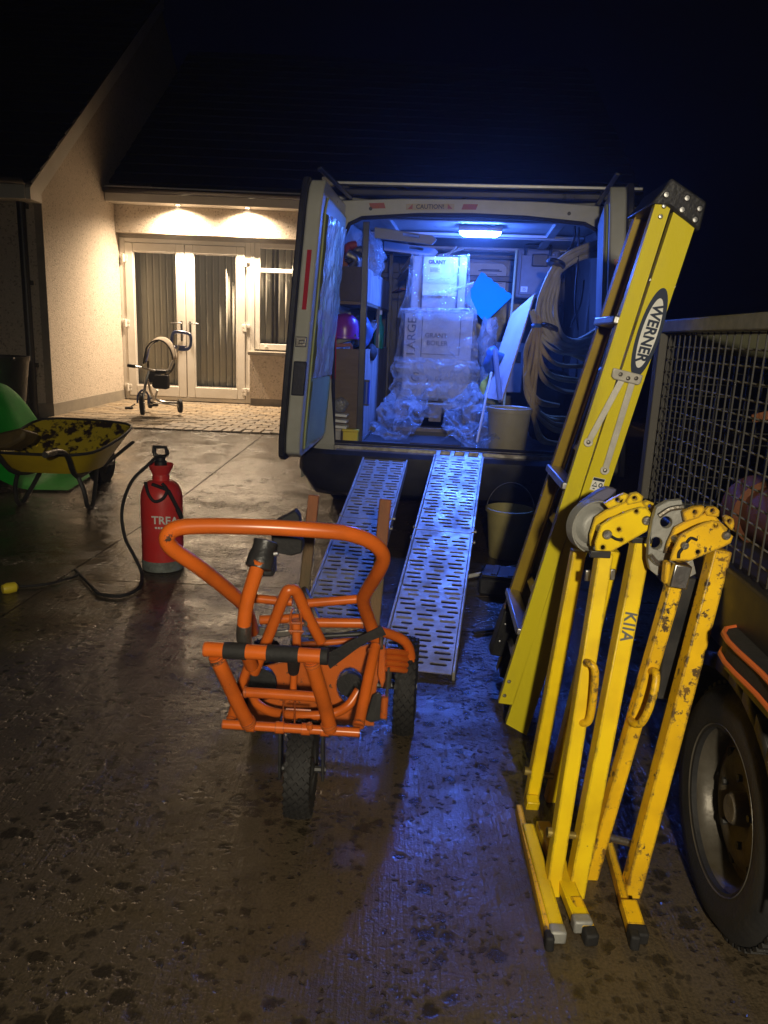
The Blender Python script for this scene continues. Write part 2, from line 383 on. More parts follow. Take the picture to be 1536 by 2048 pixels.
# ------------------------------------------------------------------ mesh builder
def basis(d):
    d = d.normalized()
    a = Vector((0, 0, 1)) if abs(d.z) < .9 else Vector((1, 0, 0))
    x = d.cross(a).normalized()
    return x, x.cross(d).normalized()
def smooth(pts, k=4, closed=False):
    P = [Vector(p) for p in pts]; out = []; n = len(P)
    rngi = range(n if closed else n - 1)
    for i in rngi:
        if closed: a, b, c, d = P[i - 1], P[i], P[(i + 1) % n], P[(i + 2) % n]
        else: a, b, c, d = P[max(0, i - 1)], P[i], P[i + 1], P[min(n - 1, i + 2)]
        for j in range(k):
            t = j / k
            out.append(.5 * ((2 * b) + (c - a) * t + (2 * a - 5 * b + 4 * c - d) * t * t + (3 * b - a - 3 * c + d) * t ** 3))
    if not closed: out.append(P[-1])
    return out
class MB:
    def __init__(s, xf=None): s.v, s.f, s.xf = [], [], xf
    def add(s, vs, fs):
        o = len(s.v)
        s.v += [s.xf(Vector(p)) if s.xf else Vector(p) for p in vs]
        s.f += [tuple(i + o for i in q) for q in fs]
        return s
    def box(s, c, d, rot=None):
        c = Vector(c); h = [x / 2 for x in d]; vs = []
        for x in (-1, 1):
            for y in (-1, 1):
                for z in (-1, 1):
                    p = Vector((x * h[0], y * h[1], z * h[2]))
                    vs.append(c + (rot @ p if rot else p))
        return s.add(vs, [(0, 1, 3, 2), (4, 6, 7, 5), (0, 4, 5, 1), (2, 3, 7, 6), (0, 2, 6, 4), (1, 5, 7, 3)])
    def span(s, a, b):
        return s.box([(a[i] + b[i]) / 2 for i in range(3)], [abs(b[i] - a[i]) for i in range(3)])
    def bar(s, a, b, w, h, up=None, ext=0):
        a, b = Vector(a), Vector(b); d = (b - a).normalized(); a = a - d * ext; b = b + d * ext
        if up is None: x, y = basis(d)
        else:
            x = d.cross(Vector(up)).normalized(); y = x.cross(d).normalized()
        vs = []
        for p in (a, b):
            for i, j in ((-1, -1), (1, -1), (1, 1), (-1, 1)):
                vs.append(p + x * (i * w / 2) + y * (j * h / 2))
        return s.add(vs, [(3, 2, 1, 0), (4, 5, 6, 7)] + [(i, (i + 1) % 4, (i + 1) % 4 + 4, i + 4) for i in range(4)])
    def tube(s, pts, r, n=8, closed=False, caps=True):
        P = [Vector(p) for p in pts]; m = len(P); vs, fs = [], []
        prev = None
        for i, p in enumerate(P):
            if closed: d = P[(i + 1) % m] - P[i - 1]
            else: d = P[min(i + 1, m - 1)] - P[max(i - 1, 0)]
            d = d.normalized()
            if prev is None: x, y = basis(d)
            else:
                x = (prev - d * prev.dot(d)).normalized(); y = x.cross(d).normalized()
            prev = x
            rr = r[i] if isinstance(r, (list, tuple)) else r
            for k in range(n):
                a = 2 * math.pi * k / n
                vs.append(p + x * (math.cos(a) * rr) + y * (math.sin(a) * rr))
        for i in range(m if closed else m - 1):
            j = (i + 1) % m
            for k in range(n):
                fs.append((i * n + k, i * n + (k + 1) % n, j * n + (k + 1) % n, j * n + k))
        if caps and not closed:
            fs.append(tuple(range(n - 1, -1, -1))); fs.append(tuple((m - 1) * n + k for k in range(n)))
        return s.add(vs, fs)
    def lathe(s, prof, c=(0, 0, 0), axis=(0, 0, 1), n=24, caps=True):
        c = Vector(c); ax = Vector(axis).normalized(); x, y = basis(ax); vs, fs = [], []; m = len(prof)
        for r, h in prof:
            for k in range(n):
                a = 2 * math.pi * k / n
                vs.append(c + ax * h + x * (r * math.cos(a)) + y * (r * math.sin(a)))
        for i in range(m - 1):
            for k in range(n): fs.append((i * n + k, i * n + (k + 1) % n, (i + 1) * n + (k + 1) % n, (i + 1) * n + k))
        if caps:
            if prof[0][0] > 1e-6: fs.append(tuple(range(n - 1, -1, -1)))
            if prof[-1][0] > 1e-6: fs.append(tuple((m - 1) * n + k for k in range(n)))
        return s.add(vs, fs)
    def plate(s, outer, ext, holes=()):
        """flat polygon in space (list of points), with holes, extruded by the vector ext"""
        loops = [[Vector(p) for p in outer]] + [[Vector(p) for p in h] for h in holes]
        flat = [p for l in loops for p in l]; N_ = len(flat); ext = Vector(ext)
        tris = tessellate_polygon(loops)
        fs = [tuple(t) for t in tris] + [tuple(i + N_ for i in reversed(t)) for t in tris]
        o = 0
        for l in loops:
            n = len(l)
            for i in range(n): fs.append((o + i, o + (i + 1) % n, o + (i + 1) % n + N_, o + i + N_))
            o += n
        return s.add(flat + [p + ext for p in flat], fs)
    def grid(s, fn, nu, nv):
        vs = [fn(i / nu, j / nv) for i in range(nu + 1) for j in range(nv + 1)]
        fs = [(i * (nv + 1) + j, (i + 1) * (nv + 1) + j, (i + 1) * (nv + 1) + j + 1, i * (nv + 1) + j + 1) for i in range(nu) for j in range(nv)]
        return s.add(vs, fs)
    def build(s, name, m, parent=None, bevel=0, flat=False, solid=0, ang=40, **props):
        me = bpy.data.meshes.new(name)
        o = bpy.data.objects.new(name, me); COL.objects.link(o)
        base = Vector((0, 0, 0))
        if parent is not None:
            o.parent = parent
            base = ORG.get(parent.name, base)
            ORG[o.name] = base
        elif 'loc' in props:
            base = Vector(props.pop('loc')); o.location = base; ORG[o.name] = base
        me.from_pydata([tuple(p - base) for p in s.v], [], s.f)
        bm = bmesh.new(); bm.from_mesh(me)
        bmesh.ops.recalc_face_normals(bm, faces=bm.faces)
        bm.to_mesh(me); bm.free()
        me.materials.append(m)
        if not flat:
            me.shade_smooth(); me.set_sharp_from_angle(angle=R(ang))
        if solid:
            q = o.modifiers.new('thickness', 'SOLIDIFY'); q.thickness = solid; q.offset = 0
        if bevel:
            q = o.modifiers.new('bevel', 'BEVEL'); q.width = bevel; q.segments = 2; q.limit_method = 'ANGLE'; q.angle_limit = R(40)
        for k, v in props.items(): o[k] = v
        return o
ORG = {}
def thing(name, label, cat, loc, group=None):
    o = bpy.data.objects.new(name, None); COL.objects.link(o)
    o.location = loc; o.empty_display_size = .1
    ORG[o.name] = Vector(loc)
    o['label'] = label; o['category'] = cat
    if group: o['group'] = group
    return o
def part(name, parent):
    """a part that only groups sub-parts"""
    o = bpy.data.objects.new(name, None); COL.objects.link(o); o.parent = parent
    o.empty_display_size = .05
    ORG[o.name] = ORG[parent.name]
    return o
def struct(name, loc=(0, 0, 0)):
    o = bpy.data.objects.new(name, None); COL.objects.link(o); o.location = loc; ORG[o.name] = Vector(loc); o['kind'] = 'structure'
    return o
def text(body, size, m, parent, org, xd, yd, name='lettering', spacing=1.0, shear=0, bold=0.0, xf=None, sx=1.0):
    c = bpy.data.curves.new('t', 'FONT'); c.body = body; c.size = size; c.align_x = 'CENTER'; c.align_y = 'CENTER'
    c.extrude = .0006; c.space_character = spacing; c.offset = bold; c.shear = shear; c.resolution_u = 3
    o = bpy.data.objects.new('t', c); COL.objects.link(o)
    dg = bpy.context.evaluated_depsgraph_get()
    me = bpy.data.meshes.new_from_object(o.evaluated_get(dg))
    org, xd, yd = Vector(org), Vector(xd).normalized(), Vector(yd).normalized()
    zd = xd.cross(yd)
    mb = MB(xf)
    mb.add([org + xd * (v.co.x * sx) + yd * v.co.y + zd * v.co.z for v in me.vertices], [tuple(p.vertices) for p in me.polygons])
    bpy.data.objects.remove(o); bpy.data.meshes.remove(me)
    return mb.build(name, m, parent, flat=True)
def tpx(mb, pts, rad, n=10, k=4, sm=True):
    P = [at(*p) for p in pts]
    return mb.tube(smooth(P, k) if sm and len(P) > 2 else P, rad, n)
def ppx(mb, pts, Y, th, holes=()):
    return mb.plate([at(x, y, Y) for x, y in pts], (0, th, 0), [[at(x, y, Y) for x, y in h] for h in holes])
def circ(cx, cy, r, n=12, ry=None):
    return [(cx + r * math.cos(2 * math.pi * i / n), cy + (ry or r) * math.sin(2 * math.pi * i / n)) for i in range(n)]
def crumple(p, amp, sc, seed=0):
    q = Vector(p) * sc + Vector((seed, seed * 1.7, -seed))
    return Vector(p) + (noise.noise_vector(q) + noise.noise_vector(q * 2.7) * .5 + noise.noise_vector(q * 6.1) * .22) * amp

# ================================================================== GROUND
mb = MB()
ys = [-40, -12, -6, 0, 4.8, 8.0, 12, 30, 90]
for a, b in zip(ys, ys[1:]):
    mb.add([(-70, a, gz(a) - .03), (70, a, gz(a) - .03), (70, b, gz(b) - .03), (-70, b, gz(b) - .03)], [(0, 1, 2, 3)])
mb.build('ground', M_ground, kind='structure')

drive = struct('driveway')
J0, J1 = Vector((-1.585, 2.936)), Vector((-1.30, 8.2))            # the long joint seen running up to the patio
def jx(y): return J0.x + (J1.x - J0.x) * (y - J0.y) / (J1.y - J0.y)
def slab(xa, xb, ya, yb):
    """one cast bay of the driveway; the joints between bays are real gaps"""
    g = .005
    yy = [ya + g] + [y for y in (4.8, 6.4) if ya < y < yb] + [yb - g]
    vs, n = [], len(yy)
    for y in yy:
        l = (jx(y) + g) if xa == 'j' else xa + g
        r_ = (jx(y) - g) if xb == 'j' else xb - g
        vs += [Vector((l, y, gz(y))), Vector((r_, y, gz(y))), Vector((l, y, gz(y) - .08)), Vector((r_, y, gz(y) - .08))]
    fs = []
    for i in range(n - 1):
        a, b = 4 * i, 4 * i + 4
        fs += [(a, a + 1, b + 1, b), (a + 2, a, b, b + 2), (a + 1, a + 3, b + 3, b + 1)]
    fs += [(0, 2, 3, 1), (4 * n - 4, 4 * n - 3, 4 * n - 1, 4 * n - 2)]
    MB().add(vs, fs).build('concrete_slab', M_conc, drive, flat=True)
for ya, yb in ((-7, -1.2), (-1.2, 3.455), (3.455, 7.97)):
    slab('j', 3.4, ya, yb)
    slab(3.4, 8, ya, yb)
for ya, yb in ((-7, -.5), (-.5, 7.97)):
    slab(-7, 'j', ya, yb)
slab(3.4, 8, 7.97, 12)

# ================================================================== PATIO
patio = struct('patio')
PZ_ = .15
GX, WY = -3.88, 11.05           # gable wall plane, rear wall plane
MB().span((GX - .02, 8.0, .0), (1.6, WY + .3, PZ_ - .035)).build('bedding', M_ground, patio)
rnd = random.Random(3)
def paver(x0, x1, y0, y1):
    g = .005; h = PZ_ + rnd.uniform(-.004, .003)
    t = rnd.uniform(-.0025, .0025)
    b = .006
    vs = [(x0 + g, y0 + g, PZ_ - .05), (x1 - g, y0 + g, PZ_ - .05), (x1 - g, y1 - g, PZ_ - .05), (x0 + g, y1 - g, PZ_ - .05),
          (x0 + g, y0 + g, h - b), (x1 - g, y0 + g, h - b), (x1 - g, y1 - g, h - b), (x0 + g, y1 - g, h - b),
          (x0 + g + b, y0 + g + b, h - t), (x1 - g - b, y0 + g + b, h + t), (x1 - g - b, y1 - g - b, h + t), (x0 + g + b, y1 - g - b, h - t)]
    fs = [(i, (i + 1) % 4, (i + 1) % 4 + 4, i + 4) for i in range(4)] + [(4 + i, 4 + (i + 1) % 4, 8 + (i + 1) % 4, 8 + i) for i in range(4)] + [(8, 9, 10, 11)]
    return vs, fs
rest = MB()
x = GX
while x < 1.5:                   # soldier course along the front edge
    v_, f_ = paver(x, x + .105, 8.0, 8.21)
    if x < -1.15: MB().add(v_, f_).build('brick', rnd.choice((M_brick, M_brick, M_brick2)), patio, flat=True)
    else: rest.add(v_, f_)
    x += .105
y, k = 8.21, 0
while y < WY + .02:
    x = GX - (.105 if k % 2 else 0)
    while x < 1.5:
        xa = max(x, GX)
        v_, f_ = paver(xa, x + .21, y, y + .142)
        if x < -1.15: MB().add(v_, f_).build('brick', rnd.choice((M_brick, M_brick, M_brick2)), patio, flat=True)
        else: rest.add(v_, f_)
        x += .21
    y += .142; k += 1
rest.build('far_bricks', M_brick, patio, flat=True, kind='stuff')

# ================================================================== HOUSE
house = thing('house', 'pebble dashed bungalow with a gable wing, lit white french doors and two soffit downlights', 'house', (-3.0, WY, PZ_))
GY = 8.70                        # front wall of the gable wing
EZ = 2.66                        # wing eaves
AY, AZ = 13.4, 6.15              # gable apex
HZ = 2.46                        # head of the french doors
# gable wing walls
g_out = [(GX, GY, PZ_ + .14), (GX, 18.2, PZ_ + .14), (GX, 18.2, EZ), (GX, AY, AZ), (GX, GY, EZ)]
MB().plate(g_out, (-.3, 0, 0)).build('wall', M_dash, house)
MB().span((-9, GY, PZ_ + .14), (GX - .302, GY + .3, EZ + .02)).build('wall', M_dash, house)
mb = MB(); mb.span((GX - .3, GY - .012, 0), (GX + .014, 18.2, PZ_ + .14)); mb.build('plinth', M_plinth, house)
MB().span((-9, GY - .014, -.02), (GX - .302, GY + .2, PZ_ + .14)).build('plinth', M_plinth, house)
# corner bead and downpipe on the front wall of the wing
MB().span((GX - .075, GY - .012, PZ_ + .142), (GX + .010, GY - .002, EZ - .1)).build('corner_bead', M_plinth, house)
mb = MB(); mb.tube([(GX - .19, GY - .07, .1), (GX - .19, GY - .07, EZ - .12)], .045, 12)
for z in (.7, 1.6, 2.4): mb.span((GX - .245, GY - .06, z), (GX - .135, GY - .002, z + .05))
mb.build('downpipe', M_blackpl, house)
# wing roof: front slope in stepped tile courses, barge board, soffit box, gutter
slope = (AZ - EZ) / (AY - GY)
def roof(x0, x1, y0, z0, y1, z1, name='roof'):
    mb = MB(); n = int(math.hypot(y1 - y0, z1 - z0) / .28)
    d = Vector((0, y1 - y0, z1 - z0)) / n; nn = Vector((0, -(z1 - z0), y1 - y0)).normalized()
    for i in range(n):
        a = Vector((0, y0, z0)) + d * i
        b = a + d * 1.12
        q = [a + nn * .035, b + nn * .012, b, a]
        vs = [Vector((xx, p.y, p.z)) for xx in (x0, x1) for p in q]
        mb.add(vs, [(0, 1, 5, 4), (3, 0, 4, 7), (0, 3, 2, 1), (4, 5, 6, 7), (1, 2, 6, 5), (2, 3, 7, 6)])
    return mb.build(name, M_roof, house, flat=True)
roof(-9, GX + .07, GY - .34, EZ - slope * .34 + .19, AY, AZ + .19)
bb = [(GY - .36, EZ - slope * .36 + .17), (AY, AZ + .17), (AY, AZ - .02), (GY - .1, EZ - .115), (GY - .1, EZ - .21), (GY - .36, EZ - .21)]
MB().plate([(GX + .005, a, b) for a, b in bb], (.05, 0, 0)).build('bargeboard', M_upvc, house)
MB().span((-9, GY - .36, EZ - .20), (GX + .004, GY - .003, EZ - .16)).build('soffit', M_upvc, house)
MB().span((-9, GY - .385, EZ - .21), (GX + .004, GY - .362, EZ - .05)).build('fascia', M_upvc, house)
mb = MB()
mb.grid(lambda u, v: Vector((-9 + u * (9 + GX + .05), GY - .45 + .06 * math.cos(math.pi * v), EZ - .02 - .06 * math.sin(math.pi * v))), 1, 8)
mb.build('gutter', M_blackpl, house, solid=.004)
# main block
SZ = 2.82                        # soffit underside
MB().span((GX + .002, WY - .10, HZ), (3.2, WY + .2, SZ + .03)).build('wall', M_dash, house)           # band over the doors
MB().span((GX + .002, WY + .03, HZ - .052), (-.62, WY + .12, HZ - .002)).build('lintel_trim', M_plinth, house)
MB().span((-.6, WY - .10, PZ_), (3.2, WY + .2, HZ - .003)).build('wall', M_dash, house)
DX0, DX1 = -3.86, -2.045         # french doors
WX0, WX1 = -1.965, -.62          # window beside them
MB().span((DX1 + .03, WY - .10, PZ_ + .10), (WX1, WY + .2, .865)).build('wall', M_dash, house)         # under the window
MB().span((DX1 + .04, WY - .09, PZ_), (WX1, WY + .1, PZ_ + .098)).build('plinth', M_plinth, house)
MB().span((GX - .2, WY + 1.6, 0), (3.2, WY + 1.8, 4)).build('inner_wall', M_room, house)
MB().span((GX + .01, WY - .42, SZ), (3.2, WY - .102, SZ + .03)).build('soffit', M_upvc, house)
MB().span((GX + .01, WY - .455, SZ - .015), (3.2, WY - .422, SZ + .18)).build('fascia', M_upvc, house)
mb = MB()
mb.grid(lambda u, v: Vector((GX + .02 + u * 7, WY - .52 + .06 * math.cos(math.pi * v), SZ + .14 - .06 * math.sin(math.pi * v))), 1, 8)
mb.build('gutter', M_blackpl, house, solid=.004)
roof(GX + .075, 3.3, WY - .46, SZ + .20, 14.9, 6.0)
for x, y in DL:
    mb = MB(); mb.lathe([(.032, 0), (.050, 0), (.050, -.006), (.036, -.006), (.032, 0)], (x, y, SZ - .001), (0, 0, 1), 20, caps=False)
    dl = mb.build('downlight', M_alu, house)
    MB().lathe([(.0, 0), (.031, 0)], (x, y, SZ - .002), (0, 0, 1), 16, caps=False).build('bulb', emit('warm bulb', (1, .72, .42), 60), dl)
def pane_(a, b): return MB().add([(a[0], a[1], a[2]), (b[0], a[1], a[2]), (b[0], a[1], b[2]), (a[0], a[1], b[2])], [(0, 1, 2, 3)])
# french doors
FY = WY + .03                    # face of the frame
door = part('french_door', house)
mb = MB()
z0, z1 = PZ_ + .012, HZ - .053
mb.span((DX0 - .02, FY, z0), (DX0 + .055, FY + .07, z1)); mb.span((DX1 - .055, FY, z0), (DX1 + .02, FY + .07, z1))
mb.span((DX0 + .055, FY + .001, z1 - .06), (DX1 - .055, FY + .07, z1)); mb.span((DX0 + .055, FY + .001, z0), (DX1 - .055, FY + .07, z0 + .05))
mb.build('frame', M_upvc, door, bevel=.006)
mx_ = (DX0 + DX1) / 2
GL = []
for a, b in ((DX0 + .06, mx_ - .004), (mx_ + .004, DX1 - .06)):
    mb = MB(); za, zb = z0 + .055, z1 - .065; sw = .115
    y0_, y1_ = FY - .014, FY + .055
    mb.span((a, y0_, za), (a + sw, y1_, zb)); mb.span((b - sw, y0_, za), (b, y1_, zb))
    mb.span((a + sw, y0_ + .001, za), (b - sw, y1_, za + .15)); mb.span((a + sw, y0_ + .001, zb - .115), (b - sw, y1_, zb))
    mb.build('leaf_frame', M_upvc, door, bevel=.007)
    GL.append((a + sw, b - sw, za + .15, zb - .115))
    pane_((a + sw - .01, FY + .015, za + .14), (b - sw + .01, FY + .021, zb - .105)).build('pane', M_glass, door, flat=True)
    # glazing bead
    mb = MB(); gx0, gx1, gz0, gz1 = GL[-1]
    for q in (((gx0, gz0), (gx1, gz0 + .014)), ((gx0, gz1 - .014), (gx1, gz1)), ((gx0, gz0 + .014), (gx0 + .014, gz1 - .014)), ((gx1 - .014, gz0 + .014), (gx1, gz1 - .014))):
        mb.span((q[0][0], FY - .004, q[0][1]), (q[1][0], FY + .014, q[1][1]))
    mb.build('glazing_bead', M_upvc, door)
for sx in (-1, 1):
    hx = mx_ + sx * .062
    mb = MB(); mb.span((hx - .015, FY - .026, 1.02), (hx + .015, FY - .014, 1.30)); mb.build('handle_plate', M_darkmet, door, bevel=.004)
    mb = MB(); mb.tube([(hx, FY - .02, 1.27), (hx, FY - .065, 1.27)], .010, 8); mb.bar((hx - sx * .012, FY - .065, 1.27), (hx + sx * .135 * (1 if sx > 0 else 1), FY - .065, 1.268), .018, .016)
    mb.build('handle', M_alu, door, bevel=.003)
for hx, s in ((DX0 + .045, 1), (DX1 - .045, -1)):
    for z in (.33, 1.24, 2.13):
        mb = MB(); mb.tube([(hx, FY - .03, z - .055), (hx, FY - .03, z + .055)], .016, 10); mb.span((hx - .055, FY - .022, z + .0), (hx + .055, FY - .0005, z + .045)); mb.span((hx - .012, FY - .02, z - .05), (hx + s * .05, FY - .0005, z - .004))
        mb.build('hinge', M_upvc, door, bevel=.004)
MB().span((DX1 + .021, FY - .005, z0), (DX1 + .075, FY + .06, z1)).build('cover_strip', M_upvc, door, bevel=.005)
# window
win = part('window', house)
wz0, wz1, wt = .945, HZ - .053, 2.04
mb = MB()
mb.span((WX0, FY, wz0), (WX0 + .075, FY + .07, wz1)); mb.span((WX1 - .07, FY, wz0), (WX1, FY + .07, wz1))
mb.span((WX0 + .075, FY + .001, wz0), (WX1 - .07, FY + .07, wz0 + .085)); mb.span((WX0 + .075, FY + .001, wz1 - .07), (WX1 - .07, FY + .07, wz1))
mb.span((WX0 + .075, FY - .006, wt - .03), (WX1 - .07, FY + .07, wt + .03))
mb.build('frame', M_upvc, win, bevel=.006)
mb = MB(); mb.span((-2.03, WY - .20, .868), (WX1 + .05, WY + .05, .925)); mb.build('sill', M_plinth, win, bevel=.012)
pane_((WX0 + .07, FY + .02, wz0 + .08), (WX1 - .06, FY + .026, wt - .02)).build('pane', M_glass, win, flat=True)
pane_((WX0 + .07, FY + .02, wt + .02), (WX1 - .06, FY + .026, wz1 - .06)).build('pane', M_glass, win, flat=True)
mb = MB(); mb.lathe([(.0, .018), (.018, .014), (.022, 0)], (-1.80, FY - .001, wz0 + .04), (0, -1, 0), 12); mb.build('vent_cap', M_upvc, win)

# vertical blinds hanging behind the glass, each slat a part
def blind(x0, x1, za, zb, label, angs, step=.094):
    t = thing('vertical_blind', label, 'blind', ((x0 + x1) / 2, FY + .14, zb), 'vertical blinds behind the glazing')
    MB().span((x0 - .04, FY + .12, zb), (x1 + .04, FY + .165, zb + .035)).build('headrail', M_upvc, t)
    x, i = x0 + .02, 0
    while x < x1 + .04:
        a = angs(i) + rnd.uniform(-5, 5)
        d = Vector((math.cos(R(a)), math.sin(R(a)), 0)) * .0445
        n_ = Vector((-d.y, d.x, 0)).normalized()
        c0 = Vector((x, FY + .142, 0))
        mb = MB()
        vs, fs = [], []
        for k in range(4):
            u = k / 3 * 2 - 1
            p = c0 + d * u + n_ * (.005 * (1 - u * u))
            vs += [Vector((p.x, p.y, za + .02)), Vector((p.x, p.y, zb - .003))]
        for k in range(3): fs.append((2 * k, 2 * k + 2, 2 * k + 3, 2 * k + 1))
        mb.add(vs, fs).build('slat', M_slat, t, solid=.0016)
        x += step; i += 1
    return t
blind(GL[0][0] - .02, GL[0][1] + .02, GL[0][2] - .05, GL[0][3] + .05, 'beige vertical blind behind the left french door, the one behind the tricycle', lambda i: 8 + i * 4)
blind(GL[1][0] - .02, GL[1][1] + .02, GL[1][2] - .05, GL[1][3] + .05, 'beige vertical blind with dark gaps behind the right french door', lambda i: 20 + 6 * (i % 3))
blind(WX0 + .06, WX1 - .05, wz0 + .02, wz1 - .02, 'beige vertical blind behind the window beside the van door', lambda i: (20, 25, 78, 20, 25, 30)[i % 6])

# ================================================================== TRICYCLE on the patio
TY = 8.85
c = on(285, 832, PZ_)
TYW = c.y
tri = thing('tricycle', "child's push tricycle with blue steering loop and beige canopy parked by the french doors", 'tricycle', c)
def tw(name, px, py, Y, r, w, axis, mt=M_rubber):
    C_ = at(px, py, Y); ax = Vector(axis).normalized()
    mb = MB(); mb.lathe([(r * .62, -w * .5), (r * .9, -w * .5), (r, -w * .28), (r, w * .28), (r * .9, w * .5), (r * .62, w * .5), (r * .62, -w * .5)], C_, ax, 24, caps=False)
    wh = mb.build(name, mt, tri)
    mb = MB(); mb.lathe([(.02, -w * .55), (r * .2, -w * .5), (r * .22, -w * .2), (r * .22, w * .2), (r * .2, w * .5), (.02, w * .55)], C_, ax, 16)
    u_, v_ = basis(ax)
    for k in range(5):
        a = 2 * math.pi * k / 5; d = u_ * math.cos(a) + v_ * math.sin(a)
        mb.bar(C_ + d * r * .15, C_ + d * r * .66, w * .5, w * .4, up=ax)
    mb.lathe([(r * .58, -w * .4), (r * .66, -w * .4), (r * .66, w * .4), (r * .58, w * .4), (r * .58, -w * .4)], C_, ax, 20, caps=False)
    mb.build('hub', M_alu, wh)
    return C_
yf = TYW
fw = tw('front_wheel', 284, 808, yf, .135, .05, (1, .25, .05))
tw('rear_wheel', 360, 812, yf + .22, .085, .045, (1, .5, 0))
tw('rear_wheel', 300, 803, yf + .48, .085, .045, (1, .5, 0))
def tt(name, pts, rad, m, n=8, k=4):
    mb = MB(); tpx(mb, [(a, b, yf + d) for a, b, d in pts], rad, n, k); return mb.build(name, m, tri)
tt('fork', [(284, 806, -.04), (288, 786, -.03), (292, 762, .02), (298, 742, .05)], .018, M_alu)
mb = MB(); tpx(mb, [(275, 806, yf), (276, 790, yf), (286, 780, yf), (296, 790, yf), (297, 806, yf)], .012, 8); mb.build('mudguard', M_bluepl, tri)
tt('frame_tube', [(296, 760, .05), (304, 790, .18), (322, 803, .34), (358, 806, .30)], .016, M_alu)
tt('frame_tube', [(315, 780, .25), (308, 800, .3), (300, 800, .46)], .014, M_alu)
tt('axle', [(296, 803, .48), (362, 812, .22)], .010, M_alu)
tt('handlebar', [(256, 731, -.12), (280, 735, -.05), (310, 742, .06)], .013, M_alu)
tt('grip', [(255, 730.5, -.125), (270, 733, -.08)], .020, M_rubber)
tt('push_pole', [(318, 778, .34), (346, 722, .42), (358, 690, .46)], .013, M_alu)
lp = [(343, 681), (345, 669), (352, 664), (372, 666), (381, 672), (381, 690), (375, 698), (362, 699), (348, 695), (343, 689)]
mb = MB(); mb.tube(smooth([at(a, b, yf + .47) for a, b in lp], 4, True), .019, 8, closed=True); mb.build('push_handle', M_bluepl, tri)
mb = MB(); ppx(mb, [(350, 690), (372, 692), (366, 699), (354, 697)], yf + .46, .03); mb.build('handle_grip_plate', M_bluepl, tri)
# seat, back, bag
mb = MB(); mb.box(at(320, 743, yf + .2), (.22, .22, .045)); mb.build('seat', M_blackpl, tri, bevel=.018)
mb = MB(); mb.box(at(310, 755, yf + .12), (.14, .10, .12)); mb.build('seat_post', M_darkmet, tri, bevel=.015)
mb = MB()
ppx(mb, [(308, 750), (335, 751), (336, 775), (333, 779), (308, 777), (303, 772)], yf + .02, .09); mb.build('bag', M_rubber, tri, bevel=.012)
tt('rail', [(296, 722, .05), (298, 745, .1), (318, 753, .12), (340, 745, .25), (349, 727, .3)], .010, M_rubber)
# pedals
for a, b, d, e in ((258, 816, -.05, 270), (309, 810, .05, 300)):
    mb = MB(); mb.box(at(a, b, yf + d), (.085, .05, .028)); mb.build('pedal', M_rubber, tri, bevel=.005)
    tt('crank', [(a, b, d), (e, 808, 0)], .008, M_alu)
# canopy: a half hoop hood
def hood(u, v):
    a = math.pi * (.02 + .96 * v)
    px_ = 318 - 30 * math.cos(a) + 9 * (u - .3) * (1 if a > 1.6 else .5)
    py_ = 722 - 42 * math.sin(a) - 6 * u * math.sin(a) + (8 if v < .15 else 0)
    return at(px_, py_, yf + .02 + .30 * u + .05 * v)
mb = MB(); mb.grid(hood, 4, 18); mb.build('canopy', M_canopy, tri, solid=.006)
mb = MB(); mb.grid(lambda u, v: hood(.15 + u * .7, .04 + v * .42) + Vector((.012, 0, -.022)), 3, 8); mb.build('canopy_lining', M_canopyblue, tri, solid=.004)
mb = MB(); mb.tube([hood(0, v / 16) + Vector((0, -.006, 0)) for v in range(17)], .008, 6); mb.build('canopy_hoop', M_rubber, tri)

# ================================================================== VAN
vt = thing('van', 'white panel van parked with both rear doors open and a blue lit load bay', 'van', van((0, 0, 0)))
def hw(z): return .945 - max(0, z - 1.0) * .085 - max(0, z - 1.75) * .25
def vbuild(mb, name, m, parent=None, **k): return mb.build(name, m, parent or vt, **k)
for s in (-1, 1):
    zs = [.34, .55, .8, 1.05, 1.3, 1.55, 1.75, 1.85, 1.93]
    mb = MB(van)
    mb.grid(lambda u, v: Vector((s * hw(zs[min(8, round(v * 8))]), .012 + u * 4.2, zs[min(8, round(v * 8))])), 6, 8)
    vbuild(mb, 'side_panel', M_vanw, solid=.012)
    mb = MB(van)
    zi = [.57, .8, 1.05, 1.3, 1.55, 1.75, 1.85, 1.925]
    mb.grid(lambda u, v: Vector((s * (hw(zi[min(7, round(v * 7))]) - .075 + .012 * math.sin(u * 31)), .07 + u * 2.3, zi[min(7, round(v * 7))])), 24, 7)
    for y in (.32, .95, 1.6):
        mb.box((s * (hw(1.3) - .085), y, 1.22), (.045, .09, 1.2))
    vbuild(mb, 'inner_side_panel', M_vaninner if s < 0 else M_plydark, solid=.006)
out = [(-.925, .50), (-.945, .9), (-.93, 1.2), (-.90, 1.6), (-.875, 1.8), (-.82, 1.91), (-.74, 1.945), (-.4, 1.963), (0, 1.968)]
out = out + [(-a, b) for a, b in reversed(out[:-1])]
hol = [(-.742, .575), (-.762, .9), (-.765, 1.25), (-.745, 1.6), (-.722, 1.75), (-.69, 1.825), (-.62, 1.858), (-.3, 1.882), (0, 1.888)]
hol = hol + [(-a, b) for a, b in reversed(hol[:-1])]
mb = MB(van); mb.plate([(a, 0, b) for a, b in out], (0, .075, 0), [[(a, 0, b) for a, b in hol]])
vbuild(mb, 'rear_frame', M_vanw, bevel=.008)
mb = MB(van); mb.tube([(a * .995, -.006, b * .996 + .003) for a, b in hol], .012, 6, closed=True)
vbuild(mb, 'door_seal', M_rubber)
mb = MB(van); mb.span((-.80, -.010, 1.971), (.80, .05, 2.012)); vbuild(mb, 'roof_edge', M_vandark, bevel=.01)
